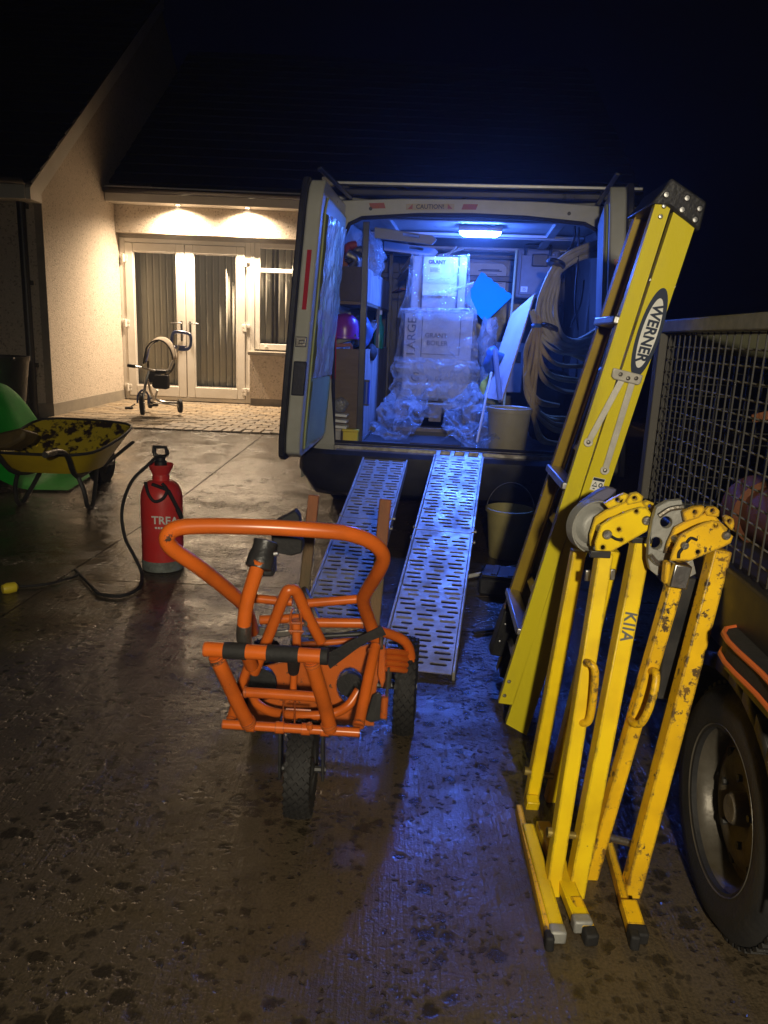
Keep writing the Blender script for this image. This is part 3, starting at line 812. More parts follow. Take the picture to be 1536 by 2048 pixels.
mb = MB(van); mb.grid(lambda u, v: Vector(((v * 2 - 1) * .84, .03 + u * 4.1, 1.945 + .065 * (1 - (v * 2 - 1) ** 4))), 4, 12); vbuild(mb, 'roof', M_vanw, solid=.012)
# nose of the van beyond the load bay
mb = MB(van)
pr = [(4.2, .34), (4.2, 1.92), (4.55, 1.35), (5.25, 1.05), (5.4, .8), (5.4, .34)]
mb.plate([(-.9, a, b) for a, b in pr], (1.8, 0, 0)); vbuild(mb, 'cab', M_vanw, bevel=.05)
# floor, sill and bumper
mb = MB(van); mb.span((-.87, .0, .50), (.87, 2.38, .555)); vbuild(mb, 'floor', M_floor)
mb = MB(van); mb.span((-.74, -.035, .525), (.74, .075, .562)); mb.span((-.74, -.02, .563), (.74, .012, .572)); vbuild(mb, 'sill_plate', M_steel, bevel=.004)
bx = [-.97, -.955, -.90, -.80, 0, .80, .90, .955, .97]; by = [.20, .02, -.085, -.125, -.145, -.125, -.085, .02, .20]
mb = MB(van)
def bump(u, v):
    i = min(8, round(u * 8)); z = [.52, .535, .515, .40, .30, .255][min(5, round(v * 5))]
    off = [.12, .02, 0, .0, .03, .10][min(5, round(v * 5))]
    k_ = .94 if v > .7 else 1
    return Vector((bx[i] * k_, by[i] + off, z))
mb.grid(bump, 8, 5); vbuild(mb, 'bumper', M_vandark, solid=.012)
mb = MB(van); mb.span((-.72, -.11, .536), (.72, -.04, .540)); vbuild(mb, 'bumper_step', M_blackpl)
mb = MB(van); mb.span((-.8, .1, .28), (.8, 4.1, .44)); vbuild(mb, 'underframe', M_darkmet)
for s in (-1, 1):
    for y in (.95, 4.3):
        mb = MB(van); mb.lathe([(.19, -.1), (.30, -.1), (.325, -.06), (.325, .06), (.30, .1), (.19, .1)], (s * .80, y, .325), (1, 0, 0), 28)
        w_ = vbuild(mb, 'wheel', M_rubber)
        mb = MB(van); mb.lathe([(.05, .105), (.15, .085), (.19, .102)], (s * .80, y, .325), (s, 0, 0), 20); mb.build('rim', M_steel, w_)
    mb = MB(van); mb.span((s * .80 - .055, -.012, .95), (s * .80 + .055, -.001, 1.33)); vbuild(mb, 'tail_light', M_redrefl, bevel=.01)
# ceiling with cross ribs, rails
mb = MB(van); mb.grid(lambda u, v: Vector(((v * 2 - 1) * .80, .06 + u * 2.3, 1.902 + .02 * (1 - (v * 2 - 1) ** 4))), 6, 10); vbuild(mb, 'ceiling', M_vaninner, solid=.006)
for y in (.20, .95, 1.72, 2.2):
    mb = MB(van); mb.span((-.74, y - .055, 1.886), (.74, y + .055, 1.905)); mb.span((-.70, y - .02, 1.879), (.70, y + .02, 1.8855)); vbuild(mb, 'ceiling_rib', M_vaninner, bevel=.008)
mb = MB(van)
for x in (-.52, .52): mb.span((x - .03, .26, 1.888), (x + .03, 2.2, 1.915))
vbuild(mb, 'ceiling_rail', M_vaninner, bevel=.006)
# lamp
mb = MB(van); mb.span((-.085, .58, 1.879), (.19, .72, 1.915)); lamp = vbuild(mb, 'lamp', M_vaninner, bevel=.004)
mb = MB(van); mb.plate([(-.075, .585, 1.860), (.18, .585, 1.860), (.155, .715, 1.860), (-.05, .715, 1.860)], (0, 0, .018)); mb.build('lamp_diffuser', M_lampglow, lamp, flat=True)
# bulkhead with papered window
mb = MB(van); mb.plate([(-.85, 2.34, .56), (.85, 2.34, .56), (.83, 2.34, 1.92), (-.83, 2.34, 1.92)], (0, .03, 0)); vbuild(mb, 'bulkhead', M_vandark)
mb = MB(van)
for z in (1.70, 1.88): mb.span((-.78, 2.30, z), (.78, 2.338, z + .05))
mb.span((-.72, 2.325, .6), (-.62, 2.338, 1.9)); mb.span((.62, 2.325, .6), (.72, 2.338, 1.9))
vbuild(mb, 'bulkhead_rail', M_darkmet, bevel=.01)
wl = []
for cx, cz, a0 in ((.25, 1.60, -90), (.25, 1.80, 0), (-.20, 1.80, 90), (-.20, 1.60, 180)):
    for k in range(5): wl.append((cx + .05 * math.cos(R(a0 + k * 22.5)), 2.336, cz + .05 * math.sin(R(a0 + k * 22.5))))
mb = MB(van); mb.plate(wl, (0, -.008, 0)); bw = vbuild(mb, 'bulkhead_window', M_white)
mb = MB(van)
for z, a, b in ((1.795, .08, .24), (1.785, .06, .26), (1.76, .10, .22), (1.72, -.05, .27), (1.69, -.05, .27)): mb.span((a, 2.3255, z), (b, 2.3275, z + (.008 if z > 1.77 else .003)))
mb.build('print', M_navy, bw, flat=True)
# roof bars
for y in (.10, 1.5):
    mb = MB(van); mb.bar((-.80, y, 2.055), (.93, y, 2.055), .032, .024, up=(0, 0, 1)); rb = vbuild(mb, 'roof_bar', M_alu, bevel=.006)
    mb = MB(van)
    for s in (-1, 1): mb.span((s * .74 - .035, y - .03, 1.95), (s * .74 + .035, y + .03, 2.04))
    mb.build('bar_foot', M_darkmet, rb, bevel=.006)
    mb = MB(van)
    mb.span((-.87, y - .03, 2.035), (-.801, y + .03, 2.085)); mb.build('end_stop', M_plinth, rb, bevel=.008)
# caution sticker on the header
def zhead(x): return 1.9245 - .02 * (x / .5) ** 2
mb = MB(van); mb.plate([(-.37, -.0012, 1.902), (-.10, -.0012, 1.909), (-.10, -.0012, 1.942), (-.37, -.0012, 1.935)], (0, -.0008, 0)); stk = vbuild(mb, 'sticker', mat('worn sticker', (.40, .34, .20), .5), flat=True)
text('CAUTION!', .033, M_navy, stk, (-.235, -.0028, 1.9222), (1, 0, .026), (0, 0, 1), bold=.0006, xf=van)
mb = MB(van)
for x, s in ((-.345, 1), (-.125, -1)): mb.plate([(x - .016 * s, -.0026, 1.907 + (x + .37) * .026), (x + .012 * s, -.0026, 1.907 + (x + .37) * .026), (x + .012 * s, -.0026, 1.934 + (x + .37) * .026)], (0, -.0006, 0))
mb.build('hazard_mark', mat('sticker orange', (.34, .08, .03), .5), stk, flat=True)
for s in (-1, 1):
    x = s * (.455 if s < 0 else .43) + (-.06 if s < 0 else 0)
    mb = MB(van)
    mb.plate([(x - .055, -.0012, 1.905), (x + .03, -.0012, 1.909), (x + .02, -.0012, 1.938), (x - .065, -.0012, 1.934)] if s < 0 else [(-.06, -.0012, 1.912), (.02, -.0012, 1.913), (.03, -.0012, 1.942), (-.05, -.0012, 1.941)], (0, -.0008, 0))
    vbuild(mb, 'hazard_stripe', mat('sticker orange', (.34, .08, .03), .5), flat=True)
mb = MB(van)
for x in (-.57, .53): mb.lathe([(.0, .004), (.010, .004), (.010, 0)], (x, -.0005, 1.905), (0, -1, 0), 12)
vbuild(mb, 'grommet', M_blackpl)

# rear doors: local coordinates s along the open door, t outward thickness, z up
def doorxf(side):
    H = van((side * .80, -.03, 0)); an_ = R(6) if side > 0 else 0
    d = -VY * math.cos(an_) - VX * math.sin(an_); n = (VX * math.cos(an_) - VY * math.sin(an_)) * side
    def f(p):
        return H + d * p[0] + n * (p[1] - max(0, p[2] - .6) * .075) + Vector((0, 0, p[2]))
    return f
DP = [(.015, .60), (.62, .575), (.675, .60), (.695, .68), (.70, 1.05), (.69, 1.5), (.675, 1.80), (.655, 1.885), (.62, 1.93), (.02, 1.915)]
for side in (-1, 1):
    xf = doorxf(side)
    mb = MB(xf); mb.plate([(a, 0, b) for a, b in DP], (0, .075, 0))
    dr = vbuild(mb, 'rear_door', M_vanw, bevel=.010)
    mb = MB(xf)   # outer skin with its rubber edge, wider than the inner pressing
    mb.plate([(a + (.022 if a > .3 else -.0), .0765, b + (.012 if b > 1.5 else -.016)) for a, b in DP], (0, .03, 0)); mb.build('door_skin', M_blackpl, dr, bevel=.006)
    mb = MB(xf)   # inner pressing frame
    mb.plate([(.04, -.0015, .64), (.60, -.0015, .615), (.615, -.0015, .70), (.605, -.0015, 1.80), (.57, -.0015, 1.86), (.04, -.0015, 1.85)], (0, -.010, 0)); mb.build('inner_panel', M_vang, dr, bevel=.004)
    if side < 0:
        def sh(u, v):
            zz = .98 + v * .80; s_ = .06 + u * .53 + (.05 * math.sin(v * 9) * (1 - u) * .5 if v < .55 else 0)
            if v < .45: s_ = .06 + (.16 - .3 * v * .5) * (1 - u) + u * .53 * 1.0 if False else s_
            q = Vector((s_ * 5, zz * 6, 0))
            a = noise.noise_vector(q).x * .011 + noise.noise_vector(q * 2.6).x * .007
            return Vector((s_, -.020 - a, zz))
        mb = MB(xf); mb.grid(sh, 26, 40); mb.build('trim_sheet', M_foil, dr, ang=80)
        def sh2(u, v):
            zz = .635 + v * .34; s_ = .12 + u * .47
            a = noise.noise_vector(Vector((s_ * 4, zz * 4, 3))).x * .005
            return Vector((s_, -.017 - a, zz))
        mb = MB(xf); mb.grid(sh2, 12, 10); mb.build('lower_trim', mat('grey trim board', (.34, .38, .17), .5, col2=(.26, .30, .14), scale=4), dr, ang=80)
    else:
        mb = MB(xf); mb.plate([(.05, -.013, 1.16), (.60, -.013, 1.10), (.595, -.013, 1.79), (.55, -.013, 1.85), (.05, -.013, 1.84)], (0, -.008, 0)); mb.build('trim_board', mat('grey lining board', (.26, .27, .30), .6, col2=(.20, .21, .24), scale=5), dr)
        mb = MB(xf); mb.bar((.12, -.025, 1.02), (.30, -.03, .98), .02, .03); mb.build('pull_handle', M_blackpl, dr, bevel=.004)
    # door edge furniture (faces the photographer)
    mb = MB(xf); mb.plate([(.7008, .024, 1.32), (.7008, .046, 1.32), (.6945, .046, 1.60), (.6945, .024, 1.60)], (.003, 0, 0)); mb.build('reflector', M_redrefl, dr, flat=True)
    mb = MB(xf); mb.box((.703, .036, 1.165), (.016, .055, .05)); mb.box((.712, .030, 1.165), (.02, .03, .018)); mb.build('latch', M_steel, dr, bevel=.004)
    mb = MB(xf); mb.box((.701, .030, .985), (.02, .066, .17)); mb.build('lock_cover', M_blackpl, dr, bevel=.006)
    for z in (.80, 1.55):
        mb = MB(xf); mb.tube([(.005, .04, z - .04), (.005, .04, z + .04)], .016, 8); mb.bar((.005, .04, z), (-.03, .03, z), .05, .012, up=(0, 1, 0)); mb.build('hinge', M_steel, dr)
    mb = MB(xf); mb.bar((.0, -.02, 1.955), (.66, .03, 1.975), .022, .012, up=(0, .3, 1)); mb.build('drip_rail', M_darkmet, dr, bevel=.003)

# ================================================================== LOAD IN THE VAN
Z0 = .556
def vtube(mb, pts, r, n=8, k=5, closed=False):
    P = [vp(*p) for p in pts]
    return mb.tube(smooth(P, k, closed), r, n, closed=closed)
# shelving along the left wall
sh_ = thing('shelf_unit', 'brown plywood shelf unit with grey side sheets along the left wall of the van', 'shelf unit', van((-.7, .1, Z0)))
SX = -.598
mb = MB(van); mb.span((-.835, .11, Z0), (SX - .014, .125, 1.125)); mb.build('front_panel', M_ply, sh_)
mb = MB(van); mb.span((SX - .012, .09, Z0), (SX, 1.45, 1.125)); mb.build('side_panel', M_plygrey, sh_)
mb = MB(van); mb.span((-.80, .10, 1.405), (SX - .014, .115, 1.60)); mb.build('front_panel', M_plydark, sh_)
mb = MB(van); mb.span((SX - .012, .12, 1.405), (SX, 1.40, 1.60)); mb.build('side_panel', M_plygrey, sh_)
mb = MB(van)
mb.span((-.80, .12, 1.385), (SX, 1.42, 1.403)); mb.span((-.83, .13, .86), (SX - .015, 1.42, .875)); mb.build('shelf_board', M_ply, sh_)
mb = MB(van); mb.span((SX - .022, .062, Z0), (SX + .016, .088, 1.845)); mb.build('upright', M_darkmet, sh_, bevel=.003)
mb = MB(van); mb.span((SX - .01, 1.42, Z0), (SX + .015, 1.45, 1.86)); mb.span((SX - .01, .75, 1.13), (SX + .008, .77, 1.40)); mb.build('upright', M_darkmet, sh_)
# hole slot and straps in the side
mb = MB(van); mb.span((SX + .0005, .14, 1.30), (SX + .004, .16, 1.402)); mb.build('strap', M_rubber, sh_)
def lump(name, label, cat, c, r, m, amp=.25, sc=9, group=None, n=14, solid=0):
    mb = MB()
    C_ = van(c)
    def fn(u, v):
        a, b = u * 2 * math.pi, (v - .5) * math.pi
        d = Vector((math.cos(a) * math.cos(b) * r[0], math.sin(a) * math.cos(b) * r[1], math.sin(b) * r[2]))
        q = (C_ + d) * sc
        k = 1 + noise.noise(q) * amp + noise.noise(q * 2.3) * amp * .5
        p = C_ + d * k
        p.z = max(p.z, C_.z - r[2] * .82)
        return p
    mb.grid(fn, n * 2, n)
    return mb.build(name, m, label=label, category=cat, loc=C_, ang=70)
def lump_m(*a, **k): return lump(*a, **k)
lump('plastic_bag', 'shiny clear plastic bag slumped on the upper shelf', 'bag', (-.66, .62, 1.70), (.10, .22, .15), M_film2, .5, 12)
# loose fittings heaped at the end of the top shelf
for i, (x, y, z, a, m_) in enumerate([(-.76, .18, 1.655, 20, M_terra), (-.70, .20, 1.68, 70, M_darkmet), (-.67, .16, 1.645, -30, M_steel), (-.73, .22, 1.72, 110, mat('dull red', (.25, .04, .03), .5)), (-.66, .24, 1.71, 40, M_steel), (-.75, .30, 1.69, 150, M_darkmet)]):
    c_ = (x, y, z)
    lab = ['terracotta coloured elbow fitting at the left of the shelf heap', 'dark elbow fitting in the middle of the shelf heap', 'small steel elbow fitting at the front of the shelf heap', 'dull red fitting on top of the shelf heap', 'steel fitting at the right of the shelf heap beside the post', 'dark fitting at the back left of the shelf heap'][i]
    d = Vector((math.cos(R(a)), .3, math.sin(R(a)))) * .05
    mb = MB(van); mb.tube(smooth([Vector(c_) - d, Vector(c_), Vector(c_) + Vector((d.z, .02, -d.x))], 4), .024, 10)
    mb.lathe([(.030, -.012), (.030, .012)], Vector(c_) - d, d.normalized(), 10)
    mb.build('pipe_fitting', m_, label=lab, category='fitting', group='fittings heaped on the shelf', loc=van(c_))
c_ = (-.735, .22, 1.265)
mb = MB(van); mb.lathe([(.085, -.07), (.088, -.02), (.078, .03), (.05, .06), (0, .072)], c_, (0, 0, 1), 20); hm = mb.build('helmet', M_purple, label='purple helmet lying in the middle shelf', category='helmet', loc=van(c_))
mb = MB(van); mb.lathe([(.080, -.085), (.108, -.08), (.108, -.07), (.080, -.068)], c_, (0, 0, 1), 20); mb.build('brim', M_purple, hm)
# tools in the middle shelf
for i, (a, b, w_, m_, lab, nm, cat) in enumerate([
    ((-.80, .16, 1.155), (-.66, .20, 1.20), .035, M_blackpl, 'black power tool lying under the purple helmet', 'power_tool', 'tool'),
    ((-.78, .14, 1.14), (-.68, .15, 1.15), .022, M_terra, 'reddish tool handle at the shelf edge below the helmet', 'hand_tool', 'tool'),
    ((-.66, .5, 1.16), (-.62, .8, 1.30), .030, M_case, 'grey tool leaning against the shelf post', 'hand_tool', 'tool')]):
    mb = MB(van); mb.bar(a, b, w_ * 1.6, w_, up=(0, 0, 1)); mb.tube([Vector(b), Vector(b) + Vector((.0, .02, -.05))], w_ * .4, 8)
    o = mb.build(nm, m_, label=lab, category=cat, loc=van(a), bevel=.006)
    mb = MB(van); mb.lathe([(w_ * .5, 0), (w_ * .5, .03), (w_ * .2, .05)], a, Vector(a) - Vector(b), 10); mb.build('nose', M_steel, o)
lump('work_bag', 'blue bag stuffed in the middle shelf right of the post', 'bag', (-.665, .45, 1.225), (.07, .13, .11), M_bluebag, .4, 10)
lump('dark_sack', 'dark sack hanging over the edge of the grey shelf side', 'sack', (-.60, .50, 1.10), (.035, .10, .06), M_rubber, .3, 10)
bt = (-.61, .95, 1.19)
mb = MB(van); mb.lathe([(.034, -.07), (.036, 0), (.034, .08), (.014, .13), (.014, .17)], bt, (0, 0, 1), 14); o = mb.build('bottle', M_greenb, label='green bottle standing at the back of the middle shelf', category='bottle', loc=van(bt))
mb = MB(van); mb.lathe([(.017, .165), (.017, .195), (0, .197)], bt, (0, 0, 1), 12); mb.build('cap', M_white, o)
# items at the sill below the shelf
def crate(name, label, cat, lo, hi, m, lidm=None):
    mb = MB(van)
    x0, y0, z0 = lo; x1, y1, z1 = hi; t = .008
    mb.span((x0, y0, z0), (x1, y0 + t, z1)); mb.span((x0, y1 - t, z0), (x1, y1, z1)); mb.span((x0, y0 + t, z0), (x0 + t, y1 - t, z1)); mb.span((x1 - t, y0 + t, z0), (x1, y1 - t, z1)); mb.span((x0 + t, y0 + t, z0), (x1 - t, y1 - t, z0 + t))
    o = mb.build(name, m, label=label, category=cat, loc=van(lo), bevel=.003)
    mb = MB(van); mb.span((x0 - .005, y0 - .005, z1 + .001), (x1 + .005, y1 + .005, z1 + .016)); mb.build('lid', lidm or m, o, bevel=.003)
    return o
crate('yellow_box', 'bright yellow box on the van sill under the brown panel', 'box', (-.695, .02, .573), (-.605, .095, .635), M_yel)
crate('carton', 'small grey white carton on the sill beside the yellow box', 'box', (-.765, .02, .573), (-.71, .09, .635), M_plygrey, M_card)
for i, z in enumerate((.655, .690, .725)):
    mb = MB(van); mb.plate([(-.765, .02, z), (-.675, .02, z - .004), (-.67, .09, z), (-.76, .09, z)], (0, 0, .016))
    mb.build('white_tray', M_white, label=['white plastic tray lowest of the three stacked by the door hinge', 'white plastic tray in the middle of the stack by the door hinge', 'white plastic tray topmost of the stack by the door hinge'][i], category='tray', group='stacked white trays', loc=van((-.72, .05, z)), bevel=.003)
lump('white_sack', 'crumpled white bag lying on the stacked trays', 'bag', (-.715, .055, .79), (.045, .04, .05), M_film2, .4, 14)
mb = MB(van); mb.tube([(-.575, .12, .80), (-.572, .12, .94)], .020, 12); o = mb.build('spray_tube', mat('blue tube', (.03, .08, .55), .4), label='blue tube strapped to the grey shelf side', category='tube', loc=van((-.575, .12, .8)))
mb = MB(van); mb.span((-.597, .10, .79), (-.555, .14, .80)); mb.span((-.597, .10, .935), (-.555, .14, .945)); mb.build('bracket', M_blackpl, o)
mb = MB(van); mb.tube([(-.59, .07, .575), (-.53, .14, .64)], .008, 8); o = mb.build('spanner', M_alu, label='shiny metal spanner leaning by the yellow box', category='spanner', loc=van((-.59, .07, .575)))
mb = MB(van); mb.lathe([(.010, -.008), (.020, -.008), (.020, .008), (.010, .008)], (-.53, .14, .645), (.2, 1, 0), 10); mb.build('jaw', M_alu, o)

# wrapped boiler: two cartons on a pallet, stretch film round them
BY = .80
def carton(name, label, x0, x1, y0, y1, z0, z1):
    o = thing(name, label, 'box', van(((x0 + x1) / 2, (y0 + y1) / 2, z0)))
    mb = MB(van); mb.span((x0, y0, z0), (x1, y1, z1)); mb.build('carton', M_card, o, bevel=.006)
    return o
b2 = carton('boiler_carton', 'large lower boiler carton printed GRANT, wrapped in film on the pallet', -.42, .045, BY, BY + .55, .80, 1.395)
b1 = carton('boiler_carton', 'upper narrower boiler carton with a bright white label, wrapped in film', -.385, -.02, BY + .02, BY + .5, 1.398, 1.742)
ex, ez = (1, 0, 0), (0, 0, 1)
text('GRANT', .045, M_navy, b2, (-.20, BY - .0012, 1.225), ex, ez, xf=van)
text('BOILER', .045, M_navy, b2, (-.19, BY - .0012, 1.175), ex, ez, xf=van)
text('LARGE', .085, M_navy, b2, (-.365, BY - .0012, 1.215), ez, (-1, 0, 0), xf=van)
text('21 kg', .05, M_navy, b2, (-.20, BY - .0012, .93), ex, ez, xf=van)
text('G', .09, M_navy, b2, (-.33, BY - .0012, .94), ex, ez, xf=van)
mb = MB(van)
for q in ((-.30, -.295, 1.08, 1.36), (-.04, -.035, 1.10, 1.36)): mb.span((q[0], BY - .0012, q[2]), (q[1], BY - .0004, q[3]))
mb.span((-.295, BY - .0012, 1.10), (-.04, BY - .0004, 1.103)); mb.build('printed_line', M_navy, b2, flat=True)
mb = MB(van); mb.span((-.31, BY + .012, 1.57), (-.075, BY + .019, 1.738)); lb = mb.build('label', M_white, b1, flat=True)
mb = MB(van); mb.span((-.275, BY + .0105, 1.635), (-.19, BY + .0115, 1.68))
lb2 = mb.build('address_label', M_labelyel, lb, flat=True)
mb = MB(van); mb.span((-.31, BY + .012, 1.49), (-.075, BY + .019, 1.568)); mb.build('label', M_labelyel, b1, flat=True)
text('GRANT', .034, M_navy, lb, (-.22, BY + .0105, 1.705), ex, ez, xf=van, bold=.001)
mb = MB(van)
for k in range(4): mb.span((-.265, BY + .0095, 1.642 + k * .008), (-.20 - .01 * (k % 2), BY + .0102, 1.645 + k * .008))
mb.build('print', M_navy, lb, flat=True)
mb = MB(van)
for x in (-.315, -.075): mb.span((x - .006, BY + .012, 1.40), (x + .006, BY + .0195, 1.745)); mb.span((x - .006, BY + .012, 1.7435), (x + .006, BY + .5, 1.749))
mb.build('strap', M_navy, b1, flat=True)
# stretch wrap shells
def shell(name, parent, prof, m, seed, amp=.012, sc=11, nz=26, nu=72, fx=1.0, fz=1.4):
    """prof: list of (z, x0, x1, y0, y1)"""
    def fn(u, v):
        t = v * (len(prof) - 1); i = min(len(prof) - 2, int(t)); f_ = t - i
        q = [prof[i][k] * (1 - f_) + prof[i + 1][k] * f_ for k in range(5)]
        a = u * 2 * math.pi
        c, s_ = math.cos(a), math.sin(a); e = .22
        X = math.copysign(abs(c) ** e, c); Y = math.copysign(abs(s_) ** e, s_)
        m_ = max(abs(X), abs(Y)); X /= m_; Y /= m_
        p = Vector(((q[1] + q[2]) / 2 + X * (q[2] - q[1]) / 2, (q[3] + q[4]) / 2 + Y * (q[4] - q[3]) / 2, q[0]))
        w = noise.noise_vector(Vector((p.x * sc * fx + seed + p.z * 2, p.y * sc * fx, p.z * sc * fz))) * amp + noise.noise_vector(Vector((p.x * sc * 2.4 * fx + seed - p.z * 5, p.y * sc * 2.4 * fx, p.z * sc * 2.6 * fz))) * amp * .4
        return p + w
    mb = MB(van); mb.grid(fn, nu, nz)
    return mb.build(name, m, parent, ang=85)
shell('stretch_wrap', b1, [(1.33, -.465, .075, BY - .035, BY + .57), (1.40, -.452, .06, BY - .025, BY + .56), (1.48, -.425, .02, BY - .012, BY + .53), (1.62, -.405, -.002, BY - .001, BY + .52), (1.757, -.395, -.01, BY + .0, BY + .51)], M_film, 1, .009, nz=40, fx=.8, fz=.8)
shell('stretch_wrap', b2, [(1.05, -.475, .10, BY - .05, BY + .6), (1.15, -.46, .085, BY - .035, BY + .58), (1.30, -.445, .065, BY - .025, BY + .57), (1.41, -.44, .055, BY - .02, BY + .57)], M_film, 5, .010, nz=40, fx=.6, fz=1.0)
shell('stretch_wrap', b2, [(.79, -.46, .10, BY - .06, BY + .6), (.86, -.50, .13, BY - .07, BY + .62), (.93, -.47, .10, BY - .05, BY + .6), (1.0, -.50, .12, BY - .065, BY + .62), (1.075, -.47, .09, BY - .045, BY + .58)], M_film2, 9, .010, nz=48, fx=.35, fz=2.2)
mb = MB(van)
def band(u, v):
    x = -.45 + u * .50; z = 1.365 + .035 * v + u * .015
    return Vector((x, BY - .047 - .008 * math.sin(v * 3.1), z)) + noise.noise_vector(Vector((x * 14, z * 20, 0))) * .006
mb.grid(band, 26, 5); mb.build('wrap_band', M_film2, b2, ang=80)
mb = MB(van); 
def band2(u, v):
    x = -.30 + u * .33; z = 1.455 + .03 * v + u * .10
    return Vector((x, BY - .030 - .006 * math.sin(v * 3.1) + .03 * u, z)) + noise.noise_vector(Vector((x * 14, z * 20, 4))) * .006
mb.grid(band2, 20, 4); mb.build('wrap_band', M_film2, b1, ang=80)
# pallet
pal = thing('pallet', 'wooden pallet under the wrapped boiler cartons', 'pallet', van((-.17, BY + .2, Z0)))
for k in range(5):
    y = .62 + k * .17
    mb = MB(van); mb.span((-.44, y, .755), (.10, y + .11, .775)); mb.build('top_board', M_plank, pal)
for x in (-.40, -.17, .06):
    mb = MB(van); mb.span((x - .04, .62, .66), (x + .04, 1.41, .753)); mb.build('bearer', M_plank, pal)
mb = MB(van)
mb.span((-.44, .60, Z0 + .035), (.10, .70, Z0 + .06)); mb.build('bottom_board', M_plank, pal)
mb = MB(van); mb.span((-.44, .62, Z0), (.10, 1.38, Z0 + .034)); mb.build('runner', M_darkmet, pal)
# polythene hanging from the pallet load on to the floor
def sheet(name, label, fn, nu, nv, m):
    mb = MB(van); mb.grid(fn, nu, nv)
    return mb.build(name, m, label=label, category='plastic sheet', ang=85, loc=van(fn(.5, .5)))
def sl(u, v):
    x = -.56 + u * .28 + (1 - v) * -.03 * (1 - u) + v * .09
    y = .26 + v * .46; z = .595 + .27 * v ** 1.3 + .03 * math.sin(u * 9 + v * 5)
    return crumple((x, y, z), .05, 7, 1)
sheet('polythene_sheet', 'crumpled polythene heaped on the van floor left of the pallet', sl, 44, 40, M_film2)
def sr(u, v):
    x = -.08 + u * .33 + v * -.02
    y = .02 + v * .68; z = .60 + .27 * v ** 1.4 + .035 * math.sin(u * 8 + v * 4)
    return crumple((x, y, z), .055, 7, 4)
sheet('polythene_sheet', 'larger crumpled polythene heap spilling to the sill above the right ramp', sr, 48, 52, M_film2)
def sc_(u, v):
    x = -.46 + u * .56; y = .58 + .03 * math.sin(u * 7) - (1 - v) * .02
    z = .72 + .07 * v + (1 - v) * (.03 * math.sin(u * 11) + .03 * abs(u - .45))
    return crumple((x, y, z), .03, 9, 7)
mb = MB(van); mb.grid(sc_, 40, 14); mb.build('wrap_skirt', M_film2, b2, ang=85)
def sr2(u, v):
    a = u * 2 * math.pi
    return crumple((.155 + .08 * math.cos(a) * (1 - .5 * v), 1.0 + .12 * math.sin(a), .80 + v * .56), .03, 6, 11)
mb = MB(van); mb.grid(sr2, 28, 22); mb.build('loose_bag', M_film2, label='pale plastic bag bulging beside the boiler cartons', category='bag', ang=85, loc=van((.155, 1.0, .8)))
mb = MB(van); mb.span((-.30, .18, Z0 + .001), (.02, .56, Z0 + .014)); o = mb.build('floor_board', M_plydark, label='dark board lying on the van floor in front of the pallet', category='board', loc=van((-.15, .4, Z0)), bevel=.003)

# blue sheet, boards, pipes at the back right
mb = MB(van)
dc_ = [(963, 543), (1026, 592), (970, 645), (928, 600)]
dp = []
for k in range(4):
    (a0, b0), (a1, b1) = dc_[k], dc_[(k + 1) % 4]
    for j in range(10):
        f_ = j / 10; jit = (.9 if j % 2 else -.9) * (1 if k in (0, 1) else .3)
        dp.append(vp(a0 + (a1 - a0) * f_ + jit, b0 + (b1 - b0) * f_ - jit, 1.62))
mb.plate(dp, (0, .012, 0)); mb.build('blue_sheet', M_bluesheet, label='bright blue square sheet standing on its corner against the bulkhead window', category='sheet', loc=van(dp[0]), bevel=.002)
mb = MB(van)
q = [vp(a, b, d) for a, b, d in ((1022, 628, 1.0), (1068, 588, .55), (1003, 802, .28), (966, 795, .62))]
mb.plate(q, Vector((.012, .012, .004))); mb.build('leaning_board', M_board, label='pinkish board leaning on edge between the pipe and the hose coils', category='board', loc=van(q[2]), bevel=.002)
mb = MB(van); vtube(mb, [(990, 700, .52), (996, 760, .40), (1001, 802, .30)], .017, 12); mb.build('pipe', mat('grey blue pipe', (.22, .24, .30), .35), label='short grey pipe standing in front of the pinkish board', category='pipe', loc=van((.25, .3, .85)))
mb = MB(van); vtube(mb, [(983, 745, .42), (968, 815, .22), (954, 884, .05)], .0075, 8); mb.build('rod', M_white, label='thin white rod leaning against the beige bucket', category='rod', loc=van((.1, .1, .6)))
bc = (.30, .145, Z0 + .001)
mb = MB(van); mb.lathe([(.108, 0), (.112, .01), (.128, .235), (.136, .237), (.136, .262), (.128, .265), (.122, .26), (.104, .012), (0, .012)], bc, (0, 0, 1), 32)
bk = mb.build('bucket', M_beige, label='beige bucket on the van floor by the sill', category='bucket', loc=van(bc))
lump('yellow_bag', 'yellow bag behind the white rod', 'bag', (.20, .75, .86), (.07, .08, .14), M_yelbag, .4, 10)
lump('blue_bag', 'crumpled shiny blue bag above the yellow bag', 'bag', (.205, .72, 1.07), (.07, .07, .09), M_bluebag, .5, 12)
mb = MB(van); mb.span((.24, 1.75, .80), (.47, 2.1, 1.20)); o = mb.build('dark_crate', M_case, label='dark crate behind the pinkish board under the blue sheet', category='crate', loc=van((.35, 1.9, .8)), bevel=.012)
mb = MB(van); mb.span((.27, 1.735, 1.05), (.44, 1.749, 1.13)); mb.build('recess', M_blackpl, o, bevel=.004)
